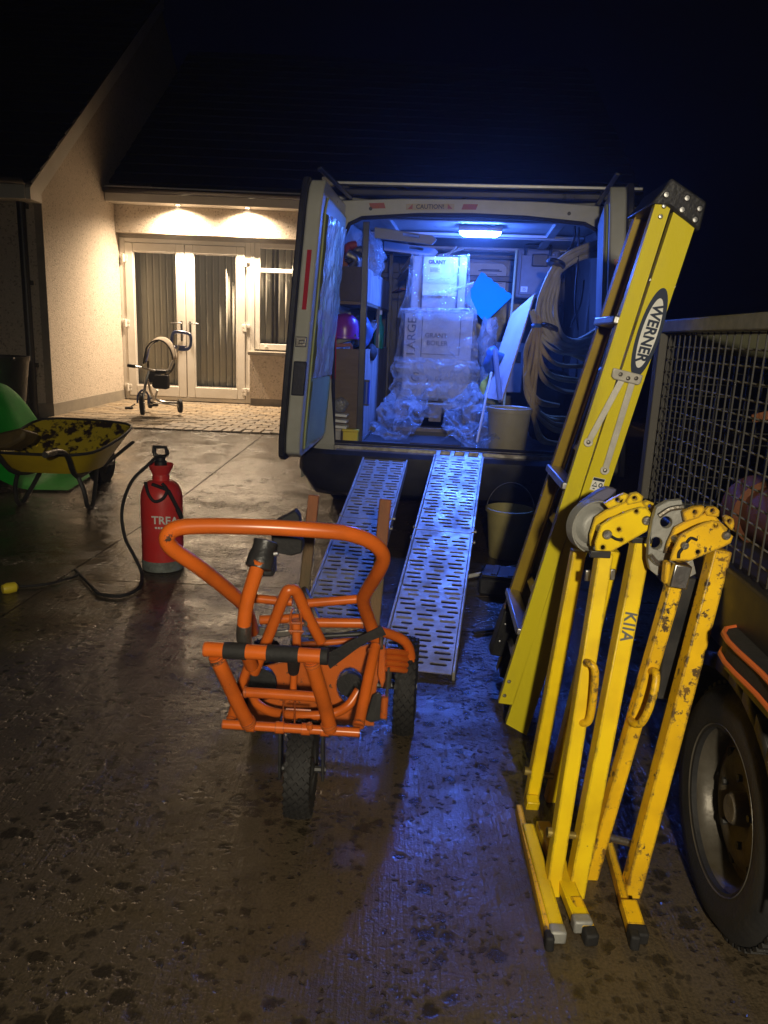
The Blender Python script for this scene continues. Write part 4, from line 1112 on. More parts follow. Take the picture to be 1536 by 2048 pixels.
# grey tool case high on the right
cs = thing('tool_case', 'grey tool case with carry handle and small white sticker high at the back right', 'tool case', van((.48, 1.5, 1.52)))
mb = MB(van); mb.span((.335, 1.5, 1.53), (.66, 1.75, 1.885)); mb.build('shell', M_case, cs, bevel=.02)
mb = MB(van)
for q in ((.36, .375), (.62, .635)): mb.span((q[0], 1.485, 1.56), (q[1], 1.499, 1.86))
mb.span((.376, 1.487, 1.555), (.619, 1.499, 1.572)); mb.span((.376, 1.487, 1.84), (.619, 1.499, 1.857)); mb.build('rib', M_case, cs, bevel=.005)
mb = MB(van); mb.tube(smooth([(.40, 1.49, 1.84), (.40, 1.47, 1.895), (.42, 1.46, 1.905), (.56, 1.46, 1.905), (.58, 1.47, 1.895), (.58, 1.49, 1.84)], 3), .012, 8); mb.build('handle', M_blackpl, cs)
mb = MB(van)
mb.span((.45, 1.48, 1.76), (.57, 1.499, 1.85)); mb.build('clasp', M_blackpl, cs, bevel=.008)
mb = MB(van); mb.span((.385, 1.496, 1.575), (.435, 1.4985, 1.615)); lb = mb.build('sticker', M_white, cs, flat=True)
text('25', .026, M_navy, lb, (.41, 1.4945, 1.595), ex, ez, xf=van)
mb = MB(van); mb.tube([(.325, 1.46, Z0), (.33, 1.46, 1.87)], .009, 8); mb.build('fibre_rod', mat('pale green rod', (.55, .62, .40), .4), label='pale rod standing upright left of the grey tool case', category='rod', loc=van((.325, 1.46, Z0)))
# left ceiling tools: aluminium brackets
for i, (y, x, lab) in enumerate(((.42, -.40, 'silver slotted level strapped under the ceiling near the door'), (1.1, -.42, 'silver slotted level strapped under the ceiling further in'))):
    mb = MB(van)
    mb.plate([(x - .20, y, 1.865), (x + .16, y, 1.825), (x + .19, y, 1.80), (x + .16, y, 1.77), (x - .20, y, 1.80)], (0, .03, 0), [[(x - .02, y, 1.835), (x + .08, y, 1.825), (x + .08, y, 1.808), (x - .02, y, 1.818)]])
    mb.build('spirit_level', mat('dull level', (.22, .23, .26), .5), label=lab, category='level', group='levels under the van ceiling', loc=van((x, y, 1.8)), bevel=.003)
# timber offcuts and pipes left of the cartons
for i, (a, b, m_) in enumerate((((800, 560, 1.5), (822, 535, 1.0), M_plank), ((805, 545, 1.7), (826, 515, 1.3), M_card), ((790, 585, 1.4), (808, 578, 1.0), M_terra))):
    mb = MB(van); mb.bar(vp(*a), vp(*b), .05, .012); mb.build('offcut', m_, label=('pale timber offcut sticking out left of the upper carton', 'brown flap of card sticking out above the left shelf end', 'reddish strip of wood between shelf and cartons')[i], category='offcut', loc=van(vp(*a)), bevel=.002)
mb = MB(van); mb.bar((-.29, 1.22, 1.76), (-.05, 1.20, 1.84), .05, .014); mb.bar((-.20, 1.20, 1.75), (-.10, 1.18, 1.85), .03, .014); mb.build('timber_scrap', M_plank, label='timber scraps lying on top of the upper carton', category='timber', loc=van((-.2, 1.2, 1.75)))
# tall dark things behind: boards and pipes along the left of the bulkhead
for i, (x, y, m_, r_) in enumerate(((-.52, 1.9, M_plygrey, .02), (-.46, 2.0, M_alu, .014), (-.40, 2.1, M_steel, .02))):
    mb = MB(van); mb.tube([(x, y, Z0), (x + .02, y + .05, 1.80)], r_, 10)
    mb.build('standing_pipe', m_, label=('grey pipe standing at the back beside the shelf unit', 'thin bright pipe standing at the back between shelf and cartons', 'steel pipe standing at the back close to the cartons')[i], category='pipe', group='pipes standing at the bulkhead', loc=van((x, y, Z0)))

# hose coils on the right wall
h1 = thing('hose_coil', 'thick grey hose coil hanging high on the right of the load bay', 'hose', van((.68, .3, 1.1)))
random.seed(5)
def jig(P, a=3.0): return [(x + random.uniform(-a, a), y + random.uniform(-a, a), d + random.uniform(-.012, .012)) for x, y, d in P]
for k in range(6):
    o_ = k * 6
    mb = MB(van)
    vtube(mb, jig([(1215, 478 + o_, .62), (1165, 492 + o_ * .8, .40), (1122, 520 + o_ * .7, .30), (1090 + o_ * .9, 565, .26), (1076 + o_ * 1.1, 620, .25), (1088 + o_ * 1.1, 662, .25), (1120 + o_ * .6, 690 - o_ * .4, .28), (1165, 705 - o_, .38), (1215, 690 - o_ * 1.4, .55)]), .0148, 9)
    mb.build('hose_loop', M_hose, h1)
for a in ((1112, 527, .27), (1098, 655, .235)):
    mb = MB(van); mb.lathe([(.055, -.012), (.06, 0), (.055, .012)], vp(*a), (.3, .2, 1), 12)
    mb.build('tie', M_blackpl, h1)
h2 = thing('hose_coil', 'thinner tan hose coil tied in the middle, drooping to the van floor', 'hose', van((.6, .25, .6)))
LO = [
 [(1063, 622, .26), (1068, 648, .24), (1082, 668, .24), (1112, 688, .27), (1160, 690, .36), (1200, 680, .5)],
 [(1068, 618, .26), (1073, 648, .24), (1086, 684, .24), (1118, 704, .28), (1165, 706, .36), (1205, 700, .5)],
 [(1076, 622, .26), (1076, 650, .24), (1082, 690, .24), (1112, 728, .28), (1160, 736, .36), (1205, 730, .5)],
 [(1080, 655, .24), (1078, 700, .23), (1096, 745, .26), (1140, 762, .34), (1190, 760, .46)],
 [(1078, 655, .23), (1075, 710, .22), (1088, 760, .24), (1130, 782, .3), (1180, 782, .42)],
 [(1072, 655, .23), (1055, 700, .22), (1050, 760, .21), (1062, 800, .21), (1095, 835, .24), (1150, 838, .36)],
 [(1074, 655, .23), (1062, 720, .22), (1054, 780, .21), (1070, 818, .21), (1105, 846, .24), (1155, 848, .36)],
 [(1076, 655, .23), (1072, 720, .21), (1064, 790, .2), (1076, 828, .2), (1112, 858, .24), (1160, 858, .36)],
 [(1078, 655, .22), (1074, 740, .2), (1066, 810, .2), (1072, 850, .2), (1088, 878, .21), (1120, 886, .28)],
 [(1070, 655, .22), (1064, 690, .21), (1056, 735, .2), (1058, 770, .2), (1078, 800, .22), (1118, 812, .3)],
 [(1084, 640, .25), (1096, 672, .25), (1130, 700, .3), (1172, 722, .4)]]
for k, P in enumerate(LO + LO[2:]):
    mb = MB(van); vtube(mb, jig(P, 2.0 if k < len(LO) else 6.0), .0108 + .0015 * (k % 3 == 0), 8); mb.build('hose_loop', M_hose if k < 2 else M_hose2, h2)
mb = MB(van); mb.lathe([(.028, -.012), (.034, 0), (.028, .012)], vp(1073, 652, .225), (0, .1, 1), 12); mb.build('tie', M_bluebag, h2)
# hook and cables above the coils
mb = MB(van)
for a in ([(1150, 452, .5), (1148, 480, .4), (1130, 510, .35)], [(1158, 455, .45), (1156, 520, .35), (1150, 600, .3), (1156, 660, .32)], [(1168, 560, .3), (1160, 610, .3), (1140, 655, .28)]): vtube(mb, a, .006, 6)
mb.build('cable', M_rubber, label='black cables hanging in front of the grey hose coil', category='cable', loc=van((.68, .3, 1.5)))
lump('dark_holdall', 'dark holdall on the van floor behind the hose coils', 'holdall', (.60, .55, .80), (.17, .2, .26), M_rubber, .2, 6)

# ================================================================== LOADING RAMPS
def make_ramp(top_l, ang, length, width, ztop, label):
    """perforated folding ramp: top_l is the top left corner, ang the heading of the ramp on plan"""
    d = Vector((-math.sin(ang), -math.cos(ang), 0)); w = Vector((math.cos(ang), -math.sin(ang), 0))
    hor = math.sqrt(length ** 2 - (ztop - .025) ** 2)
    A = Vector(top_l)
    dn = (d * hor + Vector((0, 0, -(ztop - .025)))) / length
    up = w.cross(dn).normalized()
    if up.z < 0: up = -up
    t = thing('loading_ramp', label, 'ramp', A, 'loading ramps leaning on the van bumper')
    def xf(p): return A + w * p[0] + dn * p[1] + up * p[2]
    half = length * .47
    rr_ = random.Random(2)
    for sec, (a, b) in enumerate(((.03, half - .004), (half + .004, length))):
        mb = MB(xf)
        x0, x1 = .012, width - .012
        rows = int((b - a - .06) / .0315); y0 = a + .03; ph = (b - a - .06) / rows
        def ring(ca, cb, ya, yb, slot):
            if slot is None: mb.add([(ca, ya, 0), (cb, ya, 0), (cb, yb, 0), (ca, yb, 0)], [(0, 1, 2, 3)]); return
            sx, hw_, hh = slot
            cy = (ya + yb) / 2
            o4 = [(ca, ya, 0), (cb, ya, 0), (cb, yb, 0), (ca, yb, 0)]
            inn = []
            for sgn, k0 in ((1, -90), (-1, 90)):
                for k in range(5):
                    an = R(k0 + k * 45)
                    inn.append((sx + sgn * (hw_ - hh) + hh * math.cos(an), cy + hh * math.sin(an), 0))
            loops = [[Vector(p) for p in o4], [Vector(p) for p in inn]]
            mb.add(o4 + inn, [tuple(q) for q in tessellate_polygon(loops)])
        mb.add([(x0, a, 0), (x1, a, 0), (x1, y0, 0), (x0, y0, 0)], [(0, 1, 2, 3)])
        mb.add([(x0, b - .03, 0), (x1, b - .03, 0), (x1, b, 0), (x0, b, 0)], [(0, 1, 2, 3)])
        W_ = x1 - x0
        for r in range(rows):
            ya, yb = y0 + r * ph, y0 + (r + 1) * ph
            hw_ = .033 if r % 3 else .024
            off = (.014, -.012, .0)[r % 3]
            cuts = [x0, x0 + W_ / 3, x0 + 2 * W_ / 3, x1]
            for c in range(3):
                cc = (cuts[c] + cuts[c + 1]) / 2 + off
                ring(cuts[c], cuts[c + 1], ya, yb, (max(cuts[c] + hw_ + .002, min(cuts[c + 1] - hw_ - .002, cc)), hw_, .0078))
        mb.build('deck', M_ramp, t, flat=True, solid=.004)
        for x in (.004, width - .004):
            mb = MB(xf); mb.span((x - .005, a, -.045), (x + .005, b, .010)); mb.build('side_rail', M_ramp, t, bevel=.002)
    mb = MB(xf)
    for k in range(4):
        x = .02 + k * (width - .04) / 3
        mb.plate([(x - .012, .04, .003), (x - .012, -.015, .012), (x - .012, -.055, -.010), (x - .012, -.05, -.022), (x - .012, -.012, -.004), (x - .012, .04, -.010)], (.024, 0, 0))
    mb.build('hook', M_ramp, t, bevel=.002)
    mb = MB(xf)
    mb.tube([(.0, half, -.012), (width, half, -.012)], .011, 8)
    mb.build('hinge', M_ramp, t)
    for x in (-.004, width + .004):
        for y in (half - .05, half + .05):
            mb = MB(xf); mb.lathe([(.010, -.008), (.010, .008)], (x, y, -.015), (1, 0, 0), 8)
            mb.build('bolt', M_steel, t)
    mb = MB(xf)
    for y in [.12 + k * .18 for k in range(int((length - .2) / .18))]: mb.span((.01, y, -.030), (width - .01, y + .02, -.006))
    mb.build('cross_member', M_ramp, t)
    return t
zt = .555
rt = on(870, 906, zt)
make_ramp(rt, R(9.0), 1.90, .285, zt, 'right hand perforated aluminium ramp with its full length clear of the orange cart')
lt = on(736, 891, zt)
make_ramp(lt, R(7.2), 1.90, .265, zt, 'left hand perforated aluminium ramp partly hidden behind the orange cart')

# ================================================================== THINGS ON THE DRIVE UNDER THE VAN
bc = on(1012, 1112, 0); bc.z = 0
bk = thing('bucket', 'dull yellow bucket with wire handle standing on the wet drive under the van bumper', 'bucket', bc)
mb = MB(); mb.lathe([(.098, 0), (.101, .008), (.128, .265), (.138, .267), (.138, .285), (.130, .287), (.122, .27), (.095, .012), (0, .012)], bc, (0, 0, 1), 36); mb.build('pail', M_bucket, bk)
mb = MB(); mb.tube(smooth([bc + Vector((math.cos(a) * .137, -.02 + .02 * math.sin(a), .268 + .165 * math.sin(a))) for a in [math.pi * k / 10 for k in range(11)]], 2), .0028, 6); mb.build('handle', M_steel, bk)
p, q = on(925, 1155, .02), on(1045, 1130, .02)
mb = MB(); mb.tube([p, q], .011, 8); o = mb.build('stick', M_white, label='white plastic stick lying on the drive behind the right ramp', category='stick', loc=p)
tb = on(1008, 1190, 0); tb.z = 0
tbx = thing('toolbox', 'low black toolbox lying open on the drive beside the ladder feet', 'toolbox', tb)
rz = Matrix.Rotation(R(-14), 3, 'Z')
mb = MB(); mb.box(tb + Vector((.02, .05, .045)), (.26, .20, .088), rz); mb.build('tray', M_blackpl, tbx, bevel=.012)
mb = MB(); mb.box(tb + Vector((.02, .05, .097)), (.24, .18, .012), rz)
for k in range(3): mb.box(tb + rz @ Vector((-.06 + .08 * k, 0, 0)) + Vector((.02, .05, .106)), (.03, .16, .006), rz)
mb.build('lid', M_darkmet, tbx, bevel=.004)
p = on(946, 1265, .012); q = on(1000, 1258, .012)
mb = MB(); mb.bar(p, q, .022, .012); mb.tube([q, q + (q - p) * .25], .006, 6); mb.build('dark_strip', M_rubber, label='short dark strip lying on the wet drive left of the ladder', category='strip', loc=p, bevel=.003)

# ================================================================== SPRAYER
sc0 = on(327, 1135, 0); sc0.z = 0
SPY = sc0.y
spr = thing('water_sprayer', 'red pump up water bottle with black handle, strap and hose, lettered TREA', 'sprayer', sc0)
mb = MB(); mb.lathe([(.100, .03), (.103, .05), (.103, .37), (.099, .40), (.085, .435), (.062, .455), (.042, .462), (.040, .49)], sc0, (0, 0, 1), 40); mb.build('tank', M_red, spr)
mb = MB(); mb.lathe([(.096, 0), (.104, .004), (.106, .05), (.103, .056), (.098, .03)], sc0, (0, 0, 1), 40); mb.build('base', mat('dirty grey base', (.10, .11, .10), .7, col2=(.22, .25, .23), scale=30, bump=.4), spr)
mb = MB(); mb.lathe([(.036, .475), (.040, .49), (.058, .525), (.064, .54), (.060, .543), (.045, .52)], sc0, (0, 0, 1), 28); mb.build('funnel', M_red, spr)
mb = MB(); mb.lathe([(.03, .50), (.03, .555), (.024, .56), (.024, .575)], sc0, (0, 0, 1), 16); mb.build('pump_neck', M_blackpl, spr)
hb = sc0 + Vector((0, 0, .575))
mb = MB(); mb.plate([hb + Vector((a, -.012, b)) for a, b in ((-.030, 0), (-.040, .025), (-.036, .060), (.032, .060), (.044, .02), (.030, 0))], (0, .024, 0), [[hb + Vector((a, -.012, b)) for a, b in ((-.022, .016), (.026, .016), (.024, .045), (-.020, .045))]])
mb.build('pump_handle', M_blackpl, spr, bevel=.005)
mb = MB(); mb.tube(smooth([sc0 + Vector(p) for p in ((-.055, -.075, .46), (-.03, -.112, .41), (.0, -.116, .375), (.04, -.108, .39), (.055, -.09, .43), (.03, -.085, .46))], 4), .008, 8); mb.build('strap', M_rubber, spr)
mb = MB(); mb.bar(sc0 + Vector((-.02, -.085, .455)), sc0 + Vector((.06, -.092, .43)), .018, .014); mb.bar(sc0 + Vector((.06, -.092, .43)), sc0 + Vector((.108, -.05, .30)), .020, .016); mb.tube([sc0 + Vector((.095, -.06, .33)), sc0 + Vector((.112, -.048, .28))], .012, 8)
mb.build('lance_clip', M_rubber, spr, bevel=.003)
hp = [sc0 + Vector((-.02, -.01, .575))] + [at(*p) for p in ((296, 930, SPY - .05), (262, 965, SPY - .08), (244, 1020, SPY - .1), (250, 1075, SPY - .13), (270, 1115, SPY - .16))] + [on(284, 1150, .015), on(275, 1178, .012), on(240, 1192, .010), on(200, 1188, .010), on(190, 1180, .010)]
mb = MB(); mb.tube(smooth(hp, 6), .0085, 8); mb.build('hose', M_rubber, spr)
hp = [on(*p, .010) for p in ((190, 1180), (175, 1165), (150, 1140), (155, 1150), (120, 1162), (80, 1170), (35, 1173))]
mb = MB(); mb.tube(smooth(hp, 6), .0065, 8); mb.build('hose', M_rubber, spr)
p = on(35, 1173, .022); q = on(14, 1177, .022)
mb = MB(); mb.lathe([(.012, 0), (.024, .01), (.026, .045), (.020, .065), (.010, .066)], p, q - p, 14); mb.build('hose_connector', M_yel, spr)
text('TREA', .056, M_white, spr, sc0 + Vector((.045, -.1038, .275)), (1, .0, 0), (0, 0, 1), bold=.0012)
mb = MB()
for k in range(6): mb.box(sc0 + Vector((.0 + k * .014, -.1050 + .0006 * k, .238)), (.010, .001, .010))
mb.build('small_print', M_white, spr, flat=True)

# ================================================================== WHEELBARROW, GREEN SHEET, TUB
wb0 = on(185, 1012, gz(4.9)); wbz = wb0.z
wbr = thing('wheelbarrow', 'yellow wheelbarrow with muddy tray and black tube frame at the left', 'wheelbarrow', wb0)
ax = Vector((.06, 1, 0)).normalized(); axr = Vector((1, -.06, 0)).normalized()
WO = Vector((-2.20, 5.10, .012))
def bw_(p): return WO + axr * p[0] + ax * p[1] + Vector((0, 0, p[2]))
rim = [(-.32, -.36, .37), (.08, -.36, .37), (.24, -.32, .375), (.32, -.18, .39), (.35, .20, .46), (.28, .36, .50), (-.1, .40, .51), (-.36, .36, .50), (-.40, .1, .44), (-.38, -.25, .38)]
bot = [(-.24, -.26, .235), (.06, -.26, .235), (.16, -.23, .235), (.21, -.14, .235), (.22, .06, .235), (.17, .13, .24), (-.06, .15, .24), (-.23, .13, .24), (-.27, .0, .235), (-.26, -.18, .235)]
rim_s = smooth(rim, 3, True); bot_s = smooth(bot, 3, True)
mb = MB(bw_)
N_ = len(rim_s)
vs, fs = [], []
for v in range(7):
    for k in range(N_):
        p = bot_s[k].lerp(rim_s[k], v / 6); vs.append(p)
for v in range(6):
    for k in range(N_): fs.append((v * N_ + k, v * N_ + (k + 1) % N_, (v + 1) * N_ + (k + 1) % N_, (v + 1) * N_ + k))
fs.append(tuple(range(N_)))
mb.add(vs, fs); mb.build('tray', M_barrow, wbr, ang=60)
mb = MB(bw_)
cx_, cy_ = -.02, 0
mb.add([Vector((p[0] + (p[0] - cx_) * .012, p[1] + (p[1] - cy_) * .012, p[2] - .004)) for p in vs], fs[:-1]); mb.build('tray_outside', M_barrow_out, wbr, ang=60)
mb = MB(bw_); mb.tube(rim_s, .010, 8, closed=True); mb.build('tray_rim', M_darkmet, wbr)
for s in (1, -1):
    mb = MB(bw_)
    mb.tube(smooth([(s * .25, -.74, .44), (s * .25, -.60, .435), (s * .235, -.46, .385), (s * .20, -.28, .225), (s * .13, .16, .215), (s * .075, .52, .175), (s * .075, .58, .17)], 4), .017, 10); mb.build('frame_tube', M_darkmet, wbr)
    mb = MB(bw_); mb.tube([(s * .25, -.76, .44), (s * .25, -.64, .438)], .019, 10); mb.build('grip', M_steel if s > 0 else M_rubber, wbr)
    mb = MB(bw_); mb.tube(smooth([(s * .20, -.27, .23), (s * .235, -.26, .12), (s * .24, -.23, .012), (s * .24, -.15, .012), (s * .19, .04, .22)], 4), .015, 8); mb.build('leg', M_darkmet, wbr)
mb = MB(bw_); mb.bar((.20, .10, .22), (.30, .42, .36), .025, .014); mb.build('brace', M_darkmet, wbr)
mb = MB(bw_); mb.lathe([(.09, -.042), (.15, -.042), (.172, -.02), (.172, .02), (.15, .042), (.09, .042), (.09, -.042)], (0, .54, .172), (1, 0, 0), 28, caps=False); wh = mb.build('wheel', M_rubber, wbr)
mb = MB(bw_); mb.lathe([(0, .04), (.03, .04), (.09, .02), (.09, -.02), (.03, -.04), (0, -.04)], (0, .54, .172), (1, 0, 0), 20); mb.build('rim', M_darkmet, wh)
# muddy shovel blade / sack in the tray
mb = MB(bw_)
def mudf(u, v):
    x = -.26 + .40 * u; y = -.24 + .34 * v
    return crumple((x, y, .262 + .05 * math.sin(u * 3.1) * math.sin(v * 3.1)), .03, 9, 3)
mb.grid(mudf, 14, 14); mb.build('wet_mud', M_mud, label='dark wet mud lying in the yellow wheelbarrow tray', category='mud', loc=bw_((-.1, 0, .27)))
mb = MB(bw_)
mb.plate([(-.45, -.33, .385), (-.24, -.31, .395), (-.15, -.29, .45), (-.12, -.28, .505), (-.19, -.26, .52), (-.30, -.26, .49), (-.48, -.29, .42)], (.02, .14, -.04)); mb.build('dirty_tub', mat('dirty ochre plastic', (.16, .11, .03), .6, col2=(.07, .05, .02), scale=9), label='dirty ochre scoop resting on the near edge of the wheelbarrow', category='scoop', loc=bw_((-.3, -.3, .4)), bevel=.02)
gbase = Vector((-3.0, 5.9, gz(5.9)))
def gf(u, v):
    x = -3.9 + 1.62 * u; y = 5.12 + 1.0 * v + .16 * u
    ramp_ = max(0, min(1, (-2.55 - x) / .55)); ramp_ = ramp_ * ramp_ * (3 - 2 * ramp_)
    fold = .05 * (1 + math.sin(x * 11 + v * 4)) * math.sin(math.pi * v)
    h = .66 * ramp_ * math.sin(math.pi * min(1, .10 + .75 * v)) ** .8 + fold * min(1, 4 * (1 - u) + .1)
    p = Vector((x, y, gz(y) + .014 + h))
    w = noise.noise_vector(Vector((x * 3.2, y * 3.2, 5))) * .05 * min(1, h * 5)
    return Vector((p.x + w.x, p.y + w.y, max(p.z + w.z, gz(y) + .012)))
mb = MB(); mb.grid(gf, 40, 26); mb.build('green_sheet', M_green, label='bright green plastic sheet heaped behind the yellow wheelbarrow', category='sheet', loc=gbase, ang=70)
tq = Vector((-3.35, 6.6, gz(6.6)))
tub = thing('dark_tub', 'dark tub with a lipped rim standing at the left edge by the house', 'tub', tq)
P0 = at(0, 800, 6.6)
mb = MB(); mb.lathe([(.16, 0), (.20, .25), (.27, .78), (.28, .80), (.28, .83), (.26, .83), (.25, .78), (.15, .02), (0, .02)], Vector((P0.x - .02, 6.6, gz(6.6))), (0, 0, 1), 28); mb.build('body', M_darkmet, tub)
mb = MB(); mb.bar(at(-20, 724, 6.45), at(29, 718, 6.45), .05, .03); mb.build('rim_bar', M_darkmet, tub, bevel=.008)
mb = MB(); mb.tube([at(12, 795, 6.4), at(6, 818, 6.4), at(8, 835, 6.4)], .02, 8); mb.build('foot', M_darkmet, tub)

# ================================================================== ORANGE CART
cw = on(600, 1640, 0); cw.z = 0
cart = thing('cart', 'orange tubular steel three wheeled cart standing in front of the left ramp', 'cart', cw)
def cy(Y): return Y - .19 * max(0, min(1, (2.02 - Y) / .17))
def ct_(name, pts, rad, m=M_orange, n=12, k=5, sm=True, parent=None):
    sc_k = cy(pts[0][2]) / pts[0][2]
    mb = MB(); tpx(mb, [(a, b, cy(c)) for a, b, c in pts], rad * sc_k, n, k, sm); return mb.build(name, m, parent or cart)
def tyre(name, c, r, w, axis, parent=None):
    c = Vector(c); axv = Vector(axis).normalized()
    u_, v_ = basis(axv)
    mb = MB(); mb.lathe([(r * .58, -w * .42), (r * .80, -w * .5), (r * .93, -w * .46), (r * .975, -w * .25), (r * .985, 0), (r * .975, w * .25), (r * .93, w * .46), (r * .80, w * .5), (r * .58, w * .42), (r * .58, -w * .42)], c, axv, 40, caps=False)
    o = mb.build(name, M_rubber, parent or cart)
    mb = MB()                                   # diamond tread lugs
    nn_ = 30
    for k in range(nn_):
        for row in range(5):
            a = 2 * math.pi * (k + (.5 if row % 2 else 0)) / nn_
            d = u_ * math.cos(a) + v_ * math.sin(a); tg = axv.cross(d)
            off = (row - 2) * w * .20
            rr2 = r * (.985, .978, .955)[abs(row - 2)]
            c0 = c + d * rr2 + axv * off
            aa, bb = tg * (2 * math.pi * r / nn_ * .40), axv * (w * .115)
            hgt = d * (r * .035)
            q = [c0 - aa, c0 + bb, c0 + aa, c0 - bb]
            mb.add([x - d * .004 for x in q] + [x * .86 + c0 * .14 + hgt for x in q], [(4, 5, 6, 7)] + [(i, (i + 1) % 4, (i + 1) % 4 + 4, i + 4) for i in range(4)])
    mb.build('tread', M_rubber, o, flat=True)
    mb = MB(); mb.lathe([(.012, -w * .5), (r * .2, -w * .45), (r * .3, -w * .2), (r * .58, -w * .35), (r * .60, -w * .38), (r * .60, w * .38), (r * .58, w * .35), (r * .3, w * .2), (r * .2, w * .45), (.012, w * .5)], c, axv, 28)
    mb.build('rim', M_darkmet, o)
    return o
NW = Vector((-.183, 1.725, .120))
tyre('wheel', NW, .120, .066, (1, -.02, 0))
RW = Vector((.092, 2.16, .15)); tyre('wheel', RW, .15, .064, (1, -.08, 0))
LW = Vector((-.36, 2.19, .13)); tyre('wheel', LW, .13, .064, (1, -.08, 0))
# front fork plates
for dx in (-.055, .055):
    mb = MB(); mb.bar((NW.x + dx, NW.y + .0, .10), (NW.x + dx * .95, NW.y - .02, .27), .008, .045, up=(0, 1, 0)); mb.build('fork', M_darkmet, cart, bevel=.003)
mb = MB(); mb.tube([(NW.x - .062, NW.y, NW.z), (NW.x + .062, NW.y, NW.z)], .009, 8); mb.build('axle', M_darkmet, cart)
mb = MB(); mb.tube([(LW.x - .05, LW.y, LW.z), (RW.x + .034, RW.y, RW.z + .0)], .012, 8); mb.build('axle', M_darkmet, cart)
# bottom hinge bar
ct_('bottom_bar', [(445, 1448, 1.84), (720, 1465, 1.84)], .0128, sm=False)
for a in (502, 560, 612, 650):
    y = 1448 + (a - 445) * .0618
    ct_('bar_collar', [(a - 9, y - .5, 1.84), (a + 9, y + .5, 1.84)], .0165, sm=False)
# handle loop
ct_('handle_loop', [(505, 1262, 1.96), (490, 1215, 1.90), (462, 1186, 1.86), (400, 1136, 1.78), (348, 1100, 1.73), (334, 1077, 1.715), (350, 1058, 1.715), (400, 1052, 1.72), (520, 1054, 1.73), (640, 1061, 1.75), (700, 1068, 1.77), (745, 1086, 1.80), (766, 1112, 1.83), (757, 1143, 1.86), (733, 1183, 1.90), (727, 1205, 1.92), (738, 1240, 1.95), (752, 1278, 1.97)], .0178, n=16, k=6)
mb = MB(); C_ = at(524, 1112, 1.575)
mb.lathe([(.020, -.036), (.026, -.034), (.026, -.01), (.030, 0), (.030, .026), (.022, .030)], C_, at(508, 1150, 1.54) - at(535, 1050, 1.58), 18); mb.build('clamp', M_blackpl, cart)
mb = MB(); mb.box(at(538, 1125, 1.60), (.030, .05, .055)); mb.build('clamp_block', M_blackpl, cart, bevel=.008)
mb = MB(); ppx(mb, [(540, 1066), (604, 1080), (604, 1106), (585, 1112), (548, 1106)], 1.72, .06); ppx(mb, [(540, 1050), (590, 1022), (598, 1034), (600, 1050)], 1.74, .04); mb.build('rubber_pad', M_rubber, cart, bevel=.006)
ct_('clamp_bolt', [(548, 1108, 1.72), (556, 1107, 1.72)], .006, M_alu, 8, sm=False)
ct_('upright_tube', [(520, 1120, 1.745), (510, 1150, 1.745), (494, 1205, 1.755), (488, 1255, 1.76), (490, 1295, 1.79), (503, 1332, 1.84)], .0178, n=16)
mb = MB(); tpx(mb, [(489, 1248, cy(1.757)), (488, 1275, cy(1.768)), (492, 1300, cy(1.785))], .0168, 14); mb.build('worn_sleeve', M_steel, cart)
# inverted V
ct_('v_tube', [(508, 1345, 1.90), (540, 1265, 1.885), (570, 1190, 1.87), (582, 1180, 1.87), (594, 1186, 1.875), (612, 1225, 1.89), (642, 1283, 1.91)], .0150, n=14)
ct_('cross_tube', [(500, 1196, 1.93), (585, 1204, 1.93)], .0120, sm=False)
ct_('cross_tube', [(596, 1208, 1.93), (728, 1197, 1.93)], .0125, sm=False)
ct_('cross_tube', [(520, 1240, 2.0), (600, 1236, 2.0)], .0130, sm=False)
ct_('cross_tube', [(617, 1245, 1.98), (728, 1246, 1.98)], .0140, sm=False)
ct_('rod', [(617, 1274, 2.02), (752, 1266, 2.02)], .0075, M_darkmet, sm=False)
ct_('rod', [(600, 1290, 2.03), (752, 1277, 2.03)], .0090, M_orange_worn, sm=False)
# hitch post with U bolts
ct_('hitch_post', [(592, 1240, 1.90), (594, 1295, 1.90)], .0125, M_orange_worn, sm=False)
for a in (-10, 11): ct_('u_bolt', [(592 + a, 1268, 1.885), (591 + a, 1232, 1.88), (592 + a * .6, 1217, 1.88)], .0028, M_orange, 6)
for yy in (1246, 1262): ct_('post_band', [(577, yy, 1.883), (608, yy + 1, 1.883)], .0035, M_orange_worn, 6, sm=False)
ct_('post_pin', [(612, 1230, 1.89), (611, 1250, 1.89)], .006, M_steel, 8, sm=False)
mb = MB(); ppx(mb, [(508, 1252), (560, 1262), (600, 1256), (600, 1268), (560, 1275), (508, 1270)], 2.05, .012); ppx(mb, [(625, 1256), (700, 1250), (728, 1246), (728, 1258), (690, 1266), (625, 1266)], 2.05, .012); mb.build('flat_strap', M_steel, cart, bevel=.003)
# crossbar with rubber sleeves
ct_('crossbar', [(409, 1298, 1.74), (654, 1313, 1.72)], .0188, n=16, sm=False)
def oncross(a): return (a, 1298 + (a - 409) * .0612, 1.74 - (a - 409) * .00008)
for a, b in ((449, 493), (535, 598), (642, 656)): ct_('rubber_sleeve', [oncross(a), oncross(b)], .0212, M_rubber, 16, sm=False)
ct_('crossbar_leg', [(431, 1312, 1.745), (447, 1345, 1.76), (478, 1412, 1.80), (499, 1450, 1.825)], .0190, n=16)
ct_('crossbar_leg', [(622, 1318, 1.725), (634, 1360, 1.75), (652, 1420, 1.80), (660, 1459, 1.825)], .0190, n=16)
ct_('side_tube', [(497, 1330, 1.93), (478, 1385, 1.90), (462, 1440, 1.86)], .0130, n=12)
ct_('side_tube', [(751, 1292, 1.95), (738, 1350, 1.91), (717, 1452, 1.86)], .0150, n=14)
ct_('middle_tube', [(488, 1384, 1.84), (640, 1394, 1.83)], .0140, n=14, sm=False)
